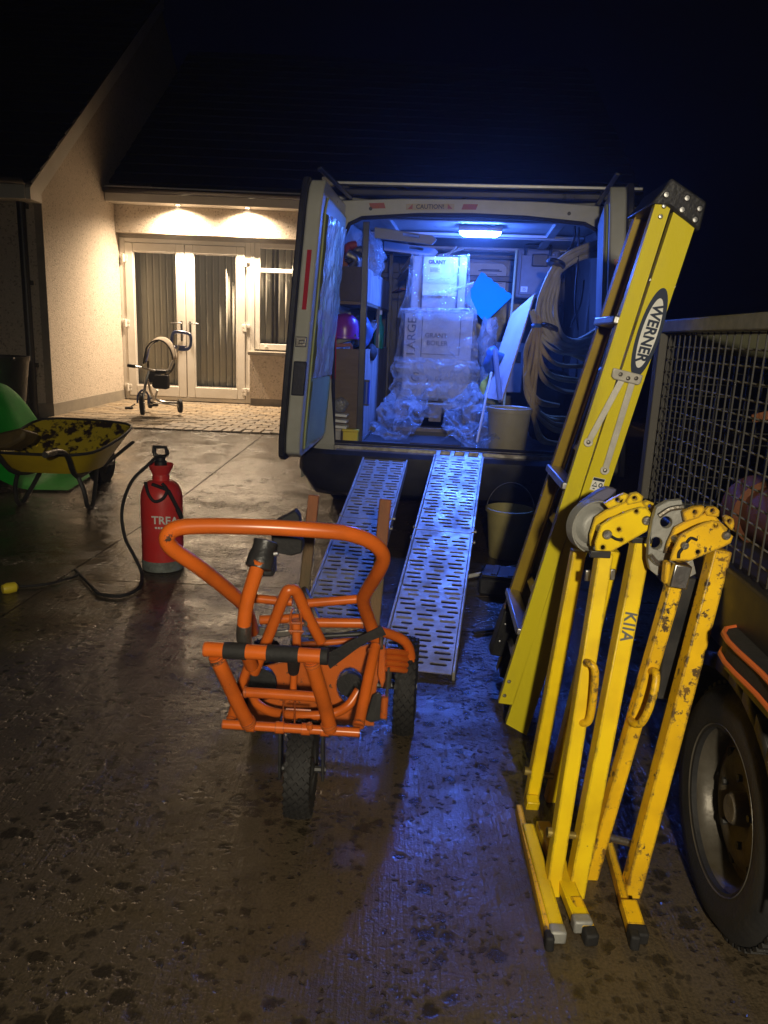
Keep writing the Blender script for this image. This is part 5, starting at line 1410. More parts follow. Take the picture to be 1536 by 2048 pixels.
ct_('lower_bow', [(503, 1385, 1.96), (515, 1408, 1.95), (545, 1424, 1.94), (600, 1431, 1.93), (660, 1428, 1.93), (695, 1412, 1.94), (718, 1380, 1.95)], .0135, n=12)
ct_('post', [(589, 1330, 1.86), (586, 1385, 1.86)], .0095, M_orange, 12, sm=False)
mb = MB(); tpx(mb, [(588, 1312, cy(1.75)), (587, 1342, cy(1.80))], [.016, .013], 12); mb.build('t_clamp', M_rubber, cart)
for a in (567, 590): ct_('long_pin', [(a, 1402, 1.88), (a - 1, 1450, 1.84)], .0022, M_orange, 6, sm=False)
ct_('spacer', [(572, 1418, 1.89), (622, 1421, 1.89)], .0035, M_orange, 6, sm=False)
ct_('lug', [(618, 1447, 1.83), (620, 1458, 1.83)], .009, M_orange, 8, sm=False)
for pts, r_ in (([(434, 1316, 1.746), (437, 1322, 1.748)], .0215), ([(494, 1441, 1.82), (497, 1446, 1.823)], .0215), ([(623, 1322, 1.727), (625, 1329, 1.73)], .0215), ([(656, 1446, 1.818), (658, 1452, 1.82)], .0215),
                ([(718, 1446, 1.863), (717, 1450, 1.86)], .0172), ([(501, 1196, 1.93), (506, 1196.5, 1.93)], .0140), ([(722, 1197.5, 1.93), (728, 1197, 1.93)], .0146), ([(722, 1246, 1.98), (728, 1246, 1.98)], .0160), ([(489, 1384, 1.84), (494, 1384, 1.84)], .0160), ([(633, 1393.5, 1.83), (639, 1394, 1.83)], .0160), ([(748, 1300, 1.945), (747, 1306, 1.942)], .0172)):
    ct_('weld_bead', pts, r_, M_orange_worn, 12, sm=False)
# sheet panel with two round dark openings
pan = [(503, 1336), (560, 1326), (640, 1312), (700, 1300), (762, 1282), (766, 1330), (754, 1372), (748, 1452), (500, 1444), (494, 1390)]
mb = MB(); ppx(mb, pan, 2.02, .006, [circ(521, 1366, 33, 16, 36), circ(700, 1371, 27, 16, 36)]); mb.build('panel', M_orange_worn, cart, bevel=.001)
for a, b, r_ in ((521, 1366, 34), (700, 1371, 28)):
    mb = MB(); mb.lathe([(r_ / 740, 0), (r_ / 740, .02), (r_ / 1400, .03), (0, .03)], at(a, b, 2.03), (0, 1, 0), 24); mb.build('opening_disc', M_blackpl, cart)  # plain black discs set behind the two openings
mb = MB(); ppx(mb, [(648, 1312), (700, 1282), (763, 1252), (772, 1270), (730, 1286), (660, 1338)], 1.86, .004); mb.build('grey_flap', M_rubber, cart)
mb = MB(); ppx(mb, [(744, 1392), (757, 1384), (768, 1396), (768, 1440), (742, 1446), (730, 1440)], 1.985, .01); mb.build('side_plate', M_blackpl, cart, bevel=.003)
mb = MB(); ppx(mb, [(760, 1290), (770, 1292), (771, 1360), (764, 1380), (755, 1350)], 1.97, .012); mb.build('edge_plate', M_orange, cart, bevel=.003)
ct_('spring_bolt', [(777, 1335, 2.0), (771, 1440, 2.0)], .0045, M_steel, 8, sm=False)
mb = MB(); mb.tube([at(778, 1338, 2.0) , at(775, 1375, 2.0)], .010, 10); mb.build('spring', M_steel, cart)
ct_('spacer_tube', [(770, 1392, 2.0), (767, 1435, 2.0)], .011, M_orange_worn, 10, sm=False)
ct_('corner_pin', [(762, 1256, 1.95), (763, 1298, 1.95)], .005, M_alu, 8, sm=False)
# bowed guard tubes over the right wheel
ct_('wheel_guard', [(758, 1262, 2.02), (785, 1270, 2.04), (808, 1282, 2.06), (819, 1300, 2.08), (822, 1325, 2.09), (822, 1338, 2.09)], .0150, n=12)
for k in range(4):
    y = 1302 + k * 11.5
    ct_('guard_tube', [(768, y, 2.00), (795, y + 2, 2.02), (812, y + 5, 2.06)], .0095, M_orange, 10)
# timber uprights at the back of the cart
for (a, b, c_, d_, Y0, Y1, w_) in ((608, 1185, 628, 990, 2.46, 2.52, .036), (746, 1262, 771, 999, 2.26, 2.40, .038)):
    p0, p1 = at(a, b, Y0), at(c_, d_, Y1)
    pm = p0.lerp(p1, .62)
    mb = MB(); mb.bar(p0, pm, w_, w_ * .8, up=(0, 1, 0)); up_ = mb.build('upright', M_wood, cart, bevel=.004)
    mb = MB(); mb.bar(pm, p1, w_ * 1.03, w_ * .83, up=(0, 1, 0)); mb.build('painted_end', M_woodor, up_, bevel=.004)
    ct_('upright_brace', [(a, b - 8, Y0), (a + (30 if a < 700 else -20), b + (60 if a < 700 else 20), 2.08)], .011, M_darkmet, 8, sm=False)

# ================================================================== STEPLADDER
def ly(f): return 2.14 - .17 * f
def lq(px, py): return at(px, py, ly((1440 - py) / 1020))
LW_ = Vector((.06, 1, 0)).normalized()
lad = thing('stepladder', 'folded yellow fibreglass stepladder lettered WERNER leaning on the trailer', 'ladder', at(1040, 1465, 2.14))
S0_ = [lq(997, 1406), lq(1312, 404), lq(1389, 456)]
SN_ = (S0_[1] - S0_[0]).cross(S0_[2] - S0_[0]).normalized()
def lq(px, py):
    d = ray(px, py)
    return CAM + d * ((S0_[0] - CAM).dot(SN_) / d.dot(SN_))
S1 = [lq(997, 1406), lq(1026, 1410), lq(1341, 416), lq(1312, 404)]      # rear stile web corners
S2 = [lq(1012, 1448), lq(1053, 1471), lq(1389, 456), lq(1347, 424)]     # front stile web corners
def dep(f): return .42 - .20 * f
def stile(name, q, m, off, inward):
    """channel section: web and two flanges; off = function giving the depth at bottom/top"""
    q = [q[0] + LW_ * off(0), q[1] + LW_ * off(0), q[2] + LW_ * off(1), q[3] + LW_ * off(1)]
    mb = MB(); mb.plate(q, LW_ * .004)
    fl = LW_ * (.028 * inward)
    for a, b in ((0, 3), (1, 2)):
        c = (q[1] - q[0]).normalized() * (.0035 if a == 0 else -.0035)
        p0, p1 = q[a], q[b]
        o_ = LW_ * (.0045 if inward > 0 else -.0005)
        mb.add([p0 + o_, p1 + o_, p1 + c + o_, p0 + c + o_, p0 + fl, p1 + fl, p1 + c + fl, p0 + c + fl], [(0, 1, 2, 3), (4, 5, 6, 7), (0, 1, 5, 4), (1, 2, 6, 5), (2, 3, 7, 6), (3, 0, 4, 7)])
    return mb.build(name, m, lad)
stile('rear_stile', S1, M_lad, lambda f: 0, 1)
stile('front_stile', S2, M_lad, lambda f: 0, 1)
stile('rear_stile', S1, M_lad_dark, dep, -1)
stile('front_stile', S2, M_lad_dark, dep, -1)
def on_stile(q, f, t):
    return q[0].lerp(q[3], f).lerp(q[1].lerp(q[2], f), t)
for f in (.17, .49, .805):
    a, b = on_stile(S1, f, .3) + LW_ * .006, on_stile(S1, f, .3) + LW_ * (dep(f) - .004)
    mb = MB(); mb.bar(a, b, .050, .022, up=(S1[3] - S1[0])); mb.build('rear_brace', M_alu, lad, bevel=.004)
for f in (.10, .26, .42, .58, .74, .90):
    a, b = on_stile(S2, f, .5) + LW_ * .006, on_stile(S2, f, .5) + LW_ * (dep(f) - .004)
    mb = MB(); mb.bar(a, b, .030, .070, up=(S2[1] - S2[0])); mb.build('tread', M_alu, lad, bevel=.003)
cap = [lq(1300, 408), lq(1326, 378), lq(1341, 356), lq(1412, 405), lq(1397, 464), lq(1389, 457), lq(1345, 421), lq(1330, 410)]
mb = MB(); mb.plate([p - LW_ * .010 for p in cap], LW_ * .25); mb.build('top_cap', M_blackpl, lad, bevel=.006)
for a, b in ((1330, 391), (1371, 398), (1361, 421), (1396, 419), (1387, 441)):
    mb = MB(); mb.lathe([(.0, -.004), (.006, -.0035), (.009, 0)], lq(a, b) - LW_ * .0105, LW_, 12); mb.build('rivet', M_alu, lad)
for a, b in ((1321, 433), (1328, 412), (1009, 1391), (1018, 1363)):
    mb = MB(); mb.lathe([(.0, -.003), (.0045, -.0026), (.0065, 0)], lq(a, b) - LW_ * .0005, LW_, 10); mb.build('rivet', M_alu, lad)
mb = MB(); mb.plate([p - LW_ * .002 for p in (lq(1318, 434 - 6), lq(1326, 431), lq(1326, 441), lq(1318, 440))], LW_ * .001)
# feet on the far side
for q in (S1, S2):
    a = on_stile(q, .0, .5) + LW_ * (dep(0) - .02); b = on_stile(q, .13, .5) + LW_ * (dep(.13) - .02)
    mb = MB(); mb.bar(a, b, .055, .05, up=(q[1] - q[0])); mb.build('foot', M_blackpl, lad, bevel=.006)
for f in (.04, .09):
    mb = MB(); mb.lathe([(0, -.003), (.005, 0)], on_stile(S1, f, .4) + LW_ * (dep(f) - .05), LW_, 8); mb.build('rivet', M_alu, lad)
# spreader plate and arms
sp = [lq(1225, 735), (lq(1284, 750)), lq(1280, 766), lq(1274, 770), lq(1226, 758), lq(1221, 752)]
mb = MB(); mb.plate([p - LW_ * .012 for p in sp], LW_ * .006); mb.build('spreader_plate', mat('dull aluminium', (.52, .50, .44), .45, .25, col2=(.40, .38, .33), scale=20), lad, bevel=.003)
for (a, b), (c, d), w_ in (((1244, 757), (1176, 884), .017), ((1264, 762), (1209, 940), .017)):
    p0, p1 = lq(a, b) - LW_ * .005, lq(c, d) - LW_ * .005
    mb = MB(); mb.bar(p0, p1, w_, .004, up=LW_, ext=.006); mb.lathe([(.0125, -.002), (.0125, .002)], p1, LW_, 16)
    arm = mb.build('spreader_arm', mat('dull aluminium', (.52, .50, .44)), lad, bevel=.001)
    mb = MB(); mb.lathe([(.0, -.004), (.004, -.003), (.006, .0)], p1 - LW_ * .002, LW_, 10); mb.build('rivet', M_steel, arm)
for a, b in ((1239, 748), (1254, 756), (1270, 756)):
    mb = MB(); mb.lathe([(.0, -.003), (.004, -.002), (.006, .0)], lq(a, b) - LW_ * .012, LW_, 10); mb.build('rivet', M_steel, lad)
# brand oval, reading down the stile
oc = lq(1298, 667); od = (lq(1330, 571) - lq(1262, 778)).normalized(); ln_ = (S2[1] - S2[0]).cross(S2[3] - S2[0]).normalized(); ln_ = ln_ if ln_.y > 0 else -ln_; ow = od.cross(ln_).normalized()
if ow.x < 0: ow = -ow
def oval(a, b, k): return [oc + od * (a * math.cos(t)) + ow * (b * math.sin(t)) - ln_ * k for t in [2 * math.pi * i / 36 for i in range(36)]]
mb = MB(); mb.plate(oval(.116, .031, .0010), ln_ * .0008); ov = mb.build('logo_oval', M_navy, lad, flat=True)
mb = MB(); mb.plate(oval(.090, .0215, .0018), ln_ * .0006); mb.build('logo_field', M_white, ov, flat=True)
text('WERNER', .040, M_navy, ov, oc - ln_ * .0026, -od, ow, bold=.0012, spacing=1.0, sx=.92)
sc_o = lq(1195, 968)
mb = MB(); mb.plate([sc_o + od * a + ow * b - ln_ * .001 for a, b in ((.018, -.017), (.018, .017), (-.020, .017), (-.020, -.017))], ln_ * .0006); stt = mb.build('sticker', M_white, lad, flat=True)
mb = MB()
mb.plate([sc_o + od * a + ow * b - ln_ * .0016 for a, b in ((.017, -.016), (.017, .016), (.009, .016), (.009, -.016))], ln_ * .0004)
mb.plate([sc_o + od * a + ow * b - ln_ * .0016 for a, b in ((.006, -.007), (-.009, .001), (-.009, -.015))], ln_ * .0004, [[sc_o + od * a + ow * b - ln_ * .0016 for a, b in ((.002, -.007), (-.006, -.002), (-.006, -.012))]])
mb.plate([sc_o + od * (-.002 + .007 * math.cos(t)) + ow * (.009 + .006 * math.sin(t)) - ln_ * .0016 for t in [k * .4 for k in range(16)]], ln_ * .0004, [[sc_o + od * (-.002 + .004 * math.cos(t)) + ow * (.009 + .003 * math.sin(t)) - ln_ * .0016 for t in [k * .8 for k in range(8)]]])
mb.plate([sc_o + od * a + ow * b - ln_ * .0016 for a, b in ((-.013, -.010), (-.013, -.004), (-.016, -.004), (-.016, -.010))], ln_ * .0004); mb.plate([sc_o + od * a + ow * b - ln_ * .0016 for a, b in ((-.013, .004), (-.013, .011), (-.016, .011), (-.016, .004))], ln_ * .0004)
mb.build('print', M_navy, stt, flat=True)

# ================================================================== PIPE BENDERS
def leg(parent, name, top, bot, w, m, d=None):
    a, b = at(*top), at(*bot)
    mb = MB(); mb.bar(a, b, w, d or w, up=(0, 1, 0)); return mb.build(name, m, parent, bevel=.003)
def foot(parent, a, b, m, w=.030, h=.026):
    a, b = Vector(a), Vector(b)
    mb = MB(); mb.bar(a, b, w, h, up=(0, 0, 1)); o = mb.build('foot_rail', m, parent, bevel=.003)
    d = (b - a).normalized()
    mb = MB(); mb.bar(b - d * .002, b + d * .026, w * 1.12, h * 1.15, up=(0, 0, 1)); mb.build('foot_cap', M_grey if m is M_yellow else M_rubber, o, bevel=.005)
    return o
def grip(parent, pts, Y, r, m):
    mb = MB(); tpx(mb, [(a, b, Y + c) for a, b, c in pts], r, 10, 4); return mb.build('grip', m, parent)
def head(parent, front, Y, m, holes, pins, tabs):
    mb = MB(); ppx(mb, front, Y, .006, [circ(a, b, r, 12) for a, b, r in holes]); h_ = mb.build('head_plate', m, parent, bevel=.001)
    mb = MB(); dx, dy = -20, -26
    ppx(mb, [(x + dx * .55, y + dy * .6) for x, y in front], Y + .055, .006); mb.build('back_plate', m, parent, bevel=.001)
    for tb_ in tabs:
        cx, cy = sum(p[0] for p in tb_) / len(tb_), sum(p[1] for p in tb_) / len(tb_)
        mb = MB(); ppx(mb, tb_, Y + .050, .012, [circ(cx, cy - 1, 4.6, 10)]); mb.build('former_tab', m, parent, bevel=.0015)
    for a, b, r in pins:
        mb = MB(); C_ = at(a, b, Y); rr_ = r * Y / FPX; mb.lathe([(0, -.005), (rr_ * .8, -.005), (rr_, -.002), (rr_, .06)], C_, (0, 1, 0), 18); mb.build('pivot_pin', M_steel, parent)
    return h_
def former(parent, name, poly, Y, m, holes=(), rim=None):
    mb = MB(); ppx(mb, poly, Y, .018, [circ(a, b, r, 16) for a, b, r in holes]); o = mb.build(name, m, parent, bevel=.002)
    return o
B1 = thing('pipe_bender', 'folded yellow pipe bender with a grey wheel and marker writing, nearer the ladder', 'pipe bender', on(1110, 1850, 0), 'pipe benders standing by the trailer')
# left rail: rear leg A, front leg B
leg(B1, 'leg', (1157, 1100, 1.84), (1054, 1640, 1.80), .034, M_yellow)
leg(B1, 'leg', (1208, 1106, 1.62), (1100, 1796, 1.46), .034, M_yellow)
leg(B1, 'leg', (1283, 1075, 1.66), (1146, 1796, 1.46), .039, M_yellow)
leg(B1, 'leg', (1226, 1100, 1.80), (1092, 1640, 1.82), .034, M_yellow)
def gpt(px, py, z): return on(px, py, z)
ra, rb = at(1054, 1640, 1.80), gpt(1112, 1858, .022)
mb = MB(); mb.bar(ra, (ra.x + .004, ra.y - .03, .03), .034, .03, up=(0, 1, 0)); mb.build('leg_end', M_yellow, B1, bevel=.003)
foot(B1, gpt(1037, 1618, .018), gpt(1096, 1872, .016), M_yellow_worn, .016, .03)
foot(B1, gpt(1056, 1655, .030), rb, M_yellow)
foot(B1, gpt(1085, 1650, .026), gpt(1160, 1838, .024), M_yellow, .036)
for (a, b, c, d, Y) in ((1048, 1541, 1106, 1553, 1.80), (1094, 1664, 1156, 1672, 1.50)):
    mb = MB(); p0, p1 = at(a, b, Y), at(c, d, Y); mb.tube([p0, p1], .0085, 10); mb.lathe([(.0115, 0), (.0115, .012)], p0, (p1 - p0), 10); mb.build('tie_pin', mat('brassy pin', (.36, .28, .08), .4, .6, col2=(.24, .18, .05), scale=20), B1)
grip(B1, [(1172, 1328, -.004), (1178, 1326, -.04), (1190, 1342, -.05), (1186, 1400, -.055), (1178, 1440, -.05), (1166, 1446, -.04), (1152, 1440, -.004)], 1.565, .0085, M_yellow_worn)
head(B1, [(1201, 1050), (1222, 1036), (1241, 1029), (1250, 1024), (1267, 1018), (1280, 1014), (1293, 1015), (1302, 1026), (1309, 1037), (1306, 1056), (1225, 1103), (1191, 1108), (1190, 1085)], 1.60, M_yellow,
     [(1238, 1059, 4), (1273, 1023, 4), (1206, 1095, 4.5), (1243, 1080, 4)], [(1293, 1041, 10), (1214, 1069, 10.5)],
     [[(1208, 1008), (1228, 996), (1250, 986), (1258, 990), (1250, 1006), (1218, 1018)], [(1252, 1003), (1262, 988), (1276, 985), (1287, 993), (1284, 1004), (1256, 1010)], [(1286, 1006), (1295, 1001), (1307, 1006), (1312, 1020), (1309, 1034), (1292, 1016)]])
ct2 = []
for k in range(3):
    mb = MB()
mb = MB(); tpx(mb, [(1222, 1072, 1.598), (1232, 1078, 1.598), (1243, 1080, 1.598)], .0035, 6); mb.build('slot', M_hole, B1)
c_ = at(1188, 1052, 1.70)
mb = MB(); mb.lathe([(.012, -.016), (.030, -.016), (.036, -.012), (.040, -.004), (.045, .004), (.054, .002), (.058, -.008), (.060, -.014), (.063, -.014), (.063, .016), (.012, .016)], c_, (-.25, 1, 0), 40); mb.build('former_wheel', M_grey, B1)
mb = MB(); ppx(mb, [(1160, 1010), (1196, 985), (1216, 975), (1236, 980), (1212, 1006), (1170, 1022)], 1.76, .03); mb.build('guide_block', mat('blue grey plastic', (.10, .10, .17), .5), B1, bevel=.005)
mb = MB(); mb.box(at(1200, 1108, 1.60), (.045, .012, .016)); mb.box(at(1283, 1080, 1.64), (.045, .012, .014)); mb.build('socket_collar', M_darkmet, B1, bevel=.002)
for a, b in ((1176, 1150), (1226, 1148)):
    mb = MB(); mb.bar(at(a, b - 10, 1.66), at(a - 2, b + 12, 1.66), .012, .006, up=(0, 1, 0)); mb.build('clip', M_alu, B1, bevel=.002)
mb = MB(); mb.bar(at(1262, 1050, 1.68), at(1258, 1085, 1.68), .010, .02, up=(0, 1, 0)); mb.build('stop_bracket', M_yellow, B1, bevel=.002)
ldir = (at(1283, 1075, 1.66) - at(1146, 1796, 1.46)).normalized()
lwd = ldir.cross(Vector((0, 1, 0))).normalized(); lnd = lwd.cross(ldir).normalized()
if lnd.y > 0: lnd = -lnd
if lwd.x < 0: lwd = -lwd
pL = at(1283, 1075, 1.66).lerp(at(1146, 1796, 1.46), .245)
text('KIIA', .038, mat('grey marker', (.10, .11, .12), .6), B1, pL + lnd * .0220, -ldir, lwd, spacing=1.1, sx=.9, bold=.0008)
# right bender, more worn
B2 = thing('pipe_bender', 'badly chipped yellow pipe bender with half round grey former, nearer the trailer wheel', 'pipe bender', on(1275, 1850, 0), 'pipe benders standing by the trailer')
leg(B2, 'leg', (1361, 1122, 1.53), (1164, 1806, 1.52), .031, M_yellow_worn)
leg(B2, 'leg', (1440, 1098, 1.53), (1256, 1800, 1.47), .038, M_yellow_worn)
mb = MB(); mb.bar(at(1362, 1126, 1.512), at(1350, 1172, 1.512), .037, .036, up=(0, 1, 0)); mb.build('bare_sleeve', M_alu, B2, bevel=.003)
foot(B2, gpt(1212, 1672, .018), gpt(1266, 1870, .016), M_yellow_worn, .018, .03)
foot(B2, gpt(1256, 1806, .030), gpt(1272, 1858, .020), M_yellow_worn, .036)
foot(B2, gpt(1150, 1800, .028), gpt(1176, 1862, .018), M_yellow_worn, .026)
mb = MB(); p0, p1 = at(1212, 1673, 1.56), at(1270, 1688, 1.52); mb.tube([p0, p1], .0095, 10); mb.lathe([(.0125, 0), (.0125, .012)], p0, p1 - p0, 10); mb.build('tie_pin', M_steel, B2)
grip(B2, [(1302, 1342, .004), (1312, 1346, -.03), (1310, 1375, -.045), (1299, 1415, -.05), (1284, 1444, -.045), (1270, 1448, -.03), (1262, 1440, .002)], 1.51, .0085, M_yellow_worn)
head(B2, [(1360, 1070), (1394, 1052), (1408, 1046), (1425, 1041), (1440, 1044), (1452, 1060), (1467, 1073), (1462, 1086), (1448, 1094), (1381, 1122), (1340, 1122), (1346, 1100)], 1.50, M_yellow_worn,
     [(1432, 1051, 4.5), (1396, 1104, 4.5)], [(1452, 1071, 9.5), (1369, 1091, 9)],
     [[(1366, 1024), (1388, 1014), (1408, 1012), (1410, 1022), (1398, 1036), (1370, 1044)], [(1410, 1022), (1418, 1014), (1432, 1014), (1440, 1022), (1438, 1034), (1414, 1032)], [(1448, 1034), (1456, 1031), (1468, 1038), (1470, 1052), (1464, 1062), (1450, 1046)]])
mb = MB(); tpx(mb, [(1374, 1084, 1.498), (1382, 1076, 1.498), (1394, 1080, 1.498)], .0032, 6); tpx(mb, [(1364, 1098, 1.498), (1358, 1106, 1.498), (1357, 1116, 1.498)], .0035, 6); mb.build('slot', M_hole, B2)
arc = [(1362 + 112 * math.cos(R(a)) * .50 - 4, 1080 + 96 * math.sin(R(a)) * .85) for a in range(262, 75, -14)]
fm_ = [(1364, 1000), (1335, 1003), (1314, 1015), (1306, 1040), (1298, 1085), (1296, 1120), (1300, 1140), (1316, 1153), (1322, 1140), (1330, 1128), (1346, 1110), (1352, 1080), (1368, 1048), (1368, 1020)]
former(B2, 'half_former', fm_, 1.57, M_grey, [(1333, 1045, 12), (1313, 1087, 12.5)])
mb = MB(); tpx(mb, [(1366, 1014, 1.565), (1340, 1018, 1.565), (1318, 1032, 1.565)], .006, 8); tpx(mb, [(1300, 1110, 1.565), (1312, 1124, 1.565), (1326, 1130, 1.565)], .006, 8); mb.build('former_groove', M_steel, B2)
mb = MB(); ppx(mb, [(1370, 1128), (1386, 1118), (1393, 1148), (1374, 1158)], 1.56, .016); mb.build('former_end', M_grey, B2, bevel=.002)
mb = MB(); mb.bar(at(1334, 1122, 1.52), at(1330, 1165, 1.52), .012, .02, up=(0, 1, 0)); mb.build('stop_bracket', M_yellow_worn, B2, bevel=.002)
mb = MB(); mb.bar(at(1417, 1110, 1.55), at(1412, 1142, 1.55), .012, .02, up=(0, 1, 0)); mb.build('stop_bracket', M_yellow_worn, B2, bevel=.002)
mb = MB(); mb.bar(at(1358, 1200, 1.58), at(1376, 1206, 1.58), .02, .006, up=(0, 1, 0)); mb.build('clip', M_alu, B2, bevel=.003)
mb = MB(); mb.bar(at(1368, 1150, 1.60), at(1330, 1390, 1.60), .055, .05, up=(0, 1, 0)); mb.build('lever', M_darkmet, B2, bevel=.004)

# ================================================================== TRAILER
TX0 = .72
TD = Vector((.061, 1, 0)).normalized(); TN = Vector((1, -.061, 0)).normalized()
TO = Vector((TX0, 1.3, 0))
trl = thing('trailer', 'dark flat trailer with wire mesh cage sides at the right edge', 'trailer', TO)
def tr(p): return TO + TN * p[0] + TD * (p[1] - 1.3) + Vector((0, 0, p[2]))
TB, TT, T0, T1, TWd = .775, 1.25, .62, 2.22, 1.35
mb = MB(tr); mb.span((.03, T0, .66), (TWd, T1, .70)); mb.build('deck', M_plydark, trl)
mb = MB(tr); mb.span((-.012, T0, .60), (.028, T1 + .02, .768)); mb.build('side_rail', M_blackrail, trl, bevel=.006)
mb = MB(tr); mb.span((TWd, T0, .62), (TWd + .04, T1 + .02, .768)); mb.span((.03, T1, .62), (TWd, T1 + .04, .76)); mb.build('side_rail', M_darkmet, trl, bevel=.006)
for x in (.008, TWd + .01):
    for y in (T0 + .02, T1 - .01):
        mb = MB(tr); mb.span((x - .022, y - .022, .77), (x + .022, y + .022, TT)); mb.build('post', mat('dull post', (.065, .06, .05), .7), trl, bevel=.003)
    mb = MB(tr); mb.span((x - .018, T0 - .002, TT + .001), (x + .018, T1 + .014, TT + .036)); mb.build('top_rail', M_galv, trl, bevel=.004)
    mb = MB(tr)
    y = T0 + .06
    while y < T1 - .03:
        mb.bar((x - .004, y, TB), (x - .004, y, TT), .0030, .0030, up=(0, 1, 0)); y += .042
    o = mb.build('mesh_panel', M_wire, trl, flat=True); o['kind'] = 'stuff'
    mb = MB(tr); z = TB + .03
    while z < TT:
        mb.bar((x, T0 + .04, z), (x, T1 - .03, z), .0036, .0036, up=(1, 0, 1)); z += .034
    o = mb.build('mesh_panel', mat('brightened wire', (.17, .16, .14), .6, .0), trl, flat=True); o['kind'] = 'stuff'  # horizontals get a lighter colour in place of the light they miss
mb = MB(tr)
x = .05
while x < TWd - .02:
    mb.bar((x, T1 + .005, TB), (x, T1 + .005, TT), .0038, .0038, up=(0, 1, 0)); x += .042
z = TB + .03
while z < TT:
    mb.bar((.03, T1 + .009, z), (TWd, T1 + .009, z), .0038, .0038, up=(0, 0, 1)); z += .034
o = mb.build('mesh_panel', M_wire, trl, flat=True); o['kind'] = 'stuff'
mb = MB(tr); mb.span((.03, T1 - .01, TT + .001), (TWd, T1 + .016, TT + .03)); mb.build('top_rail', M_galv, trl, bevel=.004)
# underframe, mudguard, wheels
mb = MB(tr); mb.span((.25, T0, .48), (.31, T1, .60)); mb.span((1.05, T0, .48), (1.11, T1, .60)); mb.span((.2, 1.38, .23), (1.2, 1.46, .29)); mb.build('chassis', M_darkmet, trl)
for x, s in ((.09, -1), (TWd - .06, 1)):
    c = Vector((x, 1.42, .262))
    mb = MB(tr); mb.lathe([(.165, -.078), (.20, -.086), (.235, -.084), (.256, -.066), (.262, -.03), (.262, .03), (.256, .066), (.235, .084), (.20, .086), (.165, .078), (.165, -.078)], c, (1, 0, 0), 56, caps=False); w_ = mb.build('wheel', M_rubber, trl)
    mb = MB(tr)
    for k in range(56):
        a = 2 * math.pi * k / 56
        for o_ in (-.048, -.016, .016, .048):
            cc = c + Vector((o_, math.cos(a + o_ * 2) * .263, math.sin(a + o_ * 2) * .263)); q = Matrix.Rotation(a, 3, 'X')
            mb.box(cc, (.024, .008, .019), q)
    mb.build('tread', M_rubber, w_, flat=True)
    mb = MB(tr); mb.lathe([(.166, .074), (.174, .082), (.176, .076), (.170, .070), (.160, .062), (.154, .044), (.150, .020)], c, (s, 0, 0), 56, caps=False); rm = mb.build('rim', mat('silver wheel paint', (.12, .11, .09), .42, .3, col2=(.07, .06, .045), scale=9, bump=.1), w_)
    mb = MB(tr); mb.lathe([(.152, .022), (.140, .010), (.120, .034), (.10, .042), (.07, .042), (.050, .026), (.036, .024), (.034, .05), (.028, .058), (0, .058)], c, (s, 0, 0), 48); mb.build('wheel_disc', mat('rusty wheel centre', (.15, .13, .10), .6, .1, col2=(.08, .065, .045), scale=14, bump=.2), w_)
    for k in range(5):
        a = 2 * math.pi * k / 5 + .3; mb = MB(tr)
        cc = c + Vector((s * .040, math.cos(a) * .072, math.sin(a) * .072)); mb.lathe([(.008, -.004), (.008, .009), (0, .011)], cc, (s, 0, 0), 6); mb.build('wheel_nut', M_darkmet, w_)
    for k in range(8):
        a = 2 * math.pi * k / 8; mb = MB(tr)
        cc = c + Vector((s * .0335, math.cos(a) * .118, math.sin(a) * .118)); mb.lathe([(.012, -.006), (.012, .0035), (0, .0037)], cc, (s, 0, 0), 12); mb.build('rim_hole', M_hole, w_)
    mb = MB(tr)
    arcs = [(1.42 + .34 * math.cos(R(a)), .27 + .315 * math.sin(R(a))) for a in range(-5, 186, 12)]
    for (ya, za), (yb, zb) in zip(arcs, arcs[1:]):
        xa, xb = x - .10, x + .11
        mb.add([tr((0, 0, 0)) * 0 + Vector((xa, ya, za)), Vector((xb, ya, za)), Vector((xb, yb, zb)), Vector((xa, yb, zb))], [(0, 1, 2, 3)])
    for (ya, za), (yb, zb) in zip(arcs, arcs[1:]):
        xs_ = x - .10 if s < 0 else x + .11
        mb.add([Vector((xs_, ya, za)), Vector((xs_, yb, zb)), Vector((xs_, yb, zb - .03)), Vector((xs_, ya, za - .03))], [(0, 1, 2, 3)])
    mb.build('mudguard', M_blackrail, trl, solid=.004)
# load in the cage: dim timber, terracotta pipes, blue drum
for i, (y0, y1, x, z, m_, lab, nm, cat, r) in enumerate([
    (.9, 2.1, .28, .80, M_terra, 'terracotta clay pipe lowest behind the mesh', 'clay_pipe', 'pipe', .08),
    (.8, 2.0, .48, .80, M_terra, 'terracotta clay pipe further in behind the mesh', 'clay_pipe', 'pipe', .08),
    (.9, 2.05, .38, .94, M_terra, 'terracotta clay pipe lying on top of the other two', 'clay_pipe', 'pipe', .08)]):
    mb = MB(tr); mb.lathe([(r, 0), (r, y1 - y0 - .1), (r * 1.18, y1 - y0 - .09), (r * 1.18, y1 - y0), (r * .86, y1 - y0), (r * .86, .0), (r, 0)], (x, y0, z - .02), (0, 1, 0), 20, caps=False); mb.build(nm, m_, label=lab, category=cat, group='clay pipes in the trailer', loc=tr((x, y0, z)))
mb = MB(tr); mb.lathe([(.11, 0), (.12, .02), (.12, .12), (.125, .13), (.12, .14), (.12, .26), (.10, .28), (0, .28)], (.42, 1.62, 1.00), (.0, .15, 1), 24); mb.build('blue_drum', M_bluedrum, label='small dark blue drum on top of the load in the trailer cage', category='drum', loc=tr((.42, 1.62, 1.0)))
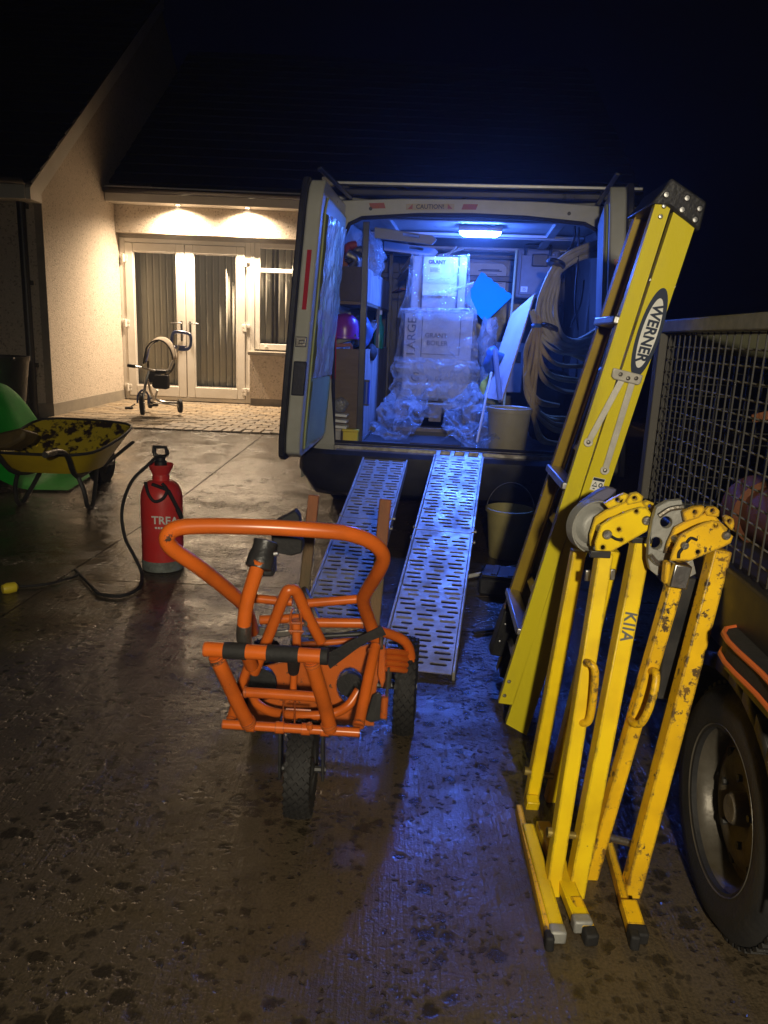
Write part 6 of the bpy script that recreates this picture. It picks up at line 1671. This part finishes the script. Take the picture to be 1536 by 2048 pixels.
mb = MB(tr); mb.bar((.12, 1.2, .98), (.20, 1.72, 1.02), .07, .018, up=(0, 0, 1)); mb.build('short_plank', M_plank, label='pale short plank lying against the mesh low in the trailer', category='plank', loc=tr((.12, 1.2, .98)), bevel=.002)
mb = MB(tr); mb.bar((.10, 1.75, 1.06), (.34, 1.55, 1.17), .05, .02, up=(0, 0, 1)); mb.build('rusty_bar', M_woodor, label='rusty reddish bar sticking up behind the mesh', category='bar', loc=tr((.1, 1.75, 1.06)), bevel=.002)
mb = MB(tr); mb.bar((.08, 2.2, 1.235), (.62, .4, 1.20), .02, .07, up=(0, 0, 1)); mb.build('long_plank', mat('dull green plank', (.12, .12, .07), .7), label='dull green plank lying slanted just below the top rail of the cage', category='plank', loc=tr((.08, 2.2, 1.2)), bevel=.003)
# tray with orange piping on the mudguard
pc = tr((-.02, 1.30, .60))
cse = thing('tool_bag', 'black flat tool bag with orange piped edges lying on the trailer mudguard', 'tool bag', pc)
def bagloop(z, k): return smooth([tr((a, b, z)) for a, b in ((-.035 - k, 1.405 + k), (.16 + k, 1.40 + k), (.20, 1.10), (.16, .98), (-.03 - k, 1.02), (-.05 - k, 1.2))], 5, True)
mb = MB(); lo, hi = bagloop(.625, 0), bagloop(.672, 0)
mb.add(lo + hi, [tuple(range(len(lo))), tuple(range(len(lo), 2 * len(lo)))] + [(i, (i + 1) % len(lo), (i + 1) % len(lo) + len(lo), i + len(lo)) for i in range(len(lo))]); mb.build('body', M_rubber, cse)
for z in (.628, .670):
    mb = MB(); mb.tube(bagloop(z, .001), .0055, 8, closed=True); mb.build('piping', M_trim, cse)
mb = MB(tr); mb.span((-.03, .98, .588), (.028, 1.40, .599)); mb.span((.0285, .98, .600), (.18, 1.40, .6195)); mb.build('bracket_shelf', M_darkmet, trl)

# ================================================================== HAZE: thin volume added for the lamp's blue glow over the van
hm = bpy.data.materials.new('glow haze'); hm.use_nodes = True
hn = hm.node_tree
hn.nodes.remove(hn.nodes['Principled BSDF'])
pv = hn.nodes.new('ShaderNodeVolumePrincipled')
pv.inputs['Color'].default_value = (.9, .92, .95, 1)
pv.inputs['Density'].default_value = .013
pv.inputs['Anisotropy'].default_value = .80
hn.links.new(pv.outputs[0], hn.nodes['Material Output'].inputs['Volume'])
hz = MB(); hz.span((-74, -44, -1.1), (74, 94, 7.2)); hz.build('haze', hm, flat=True, kind='stuff')
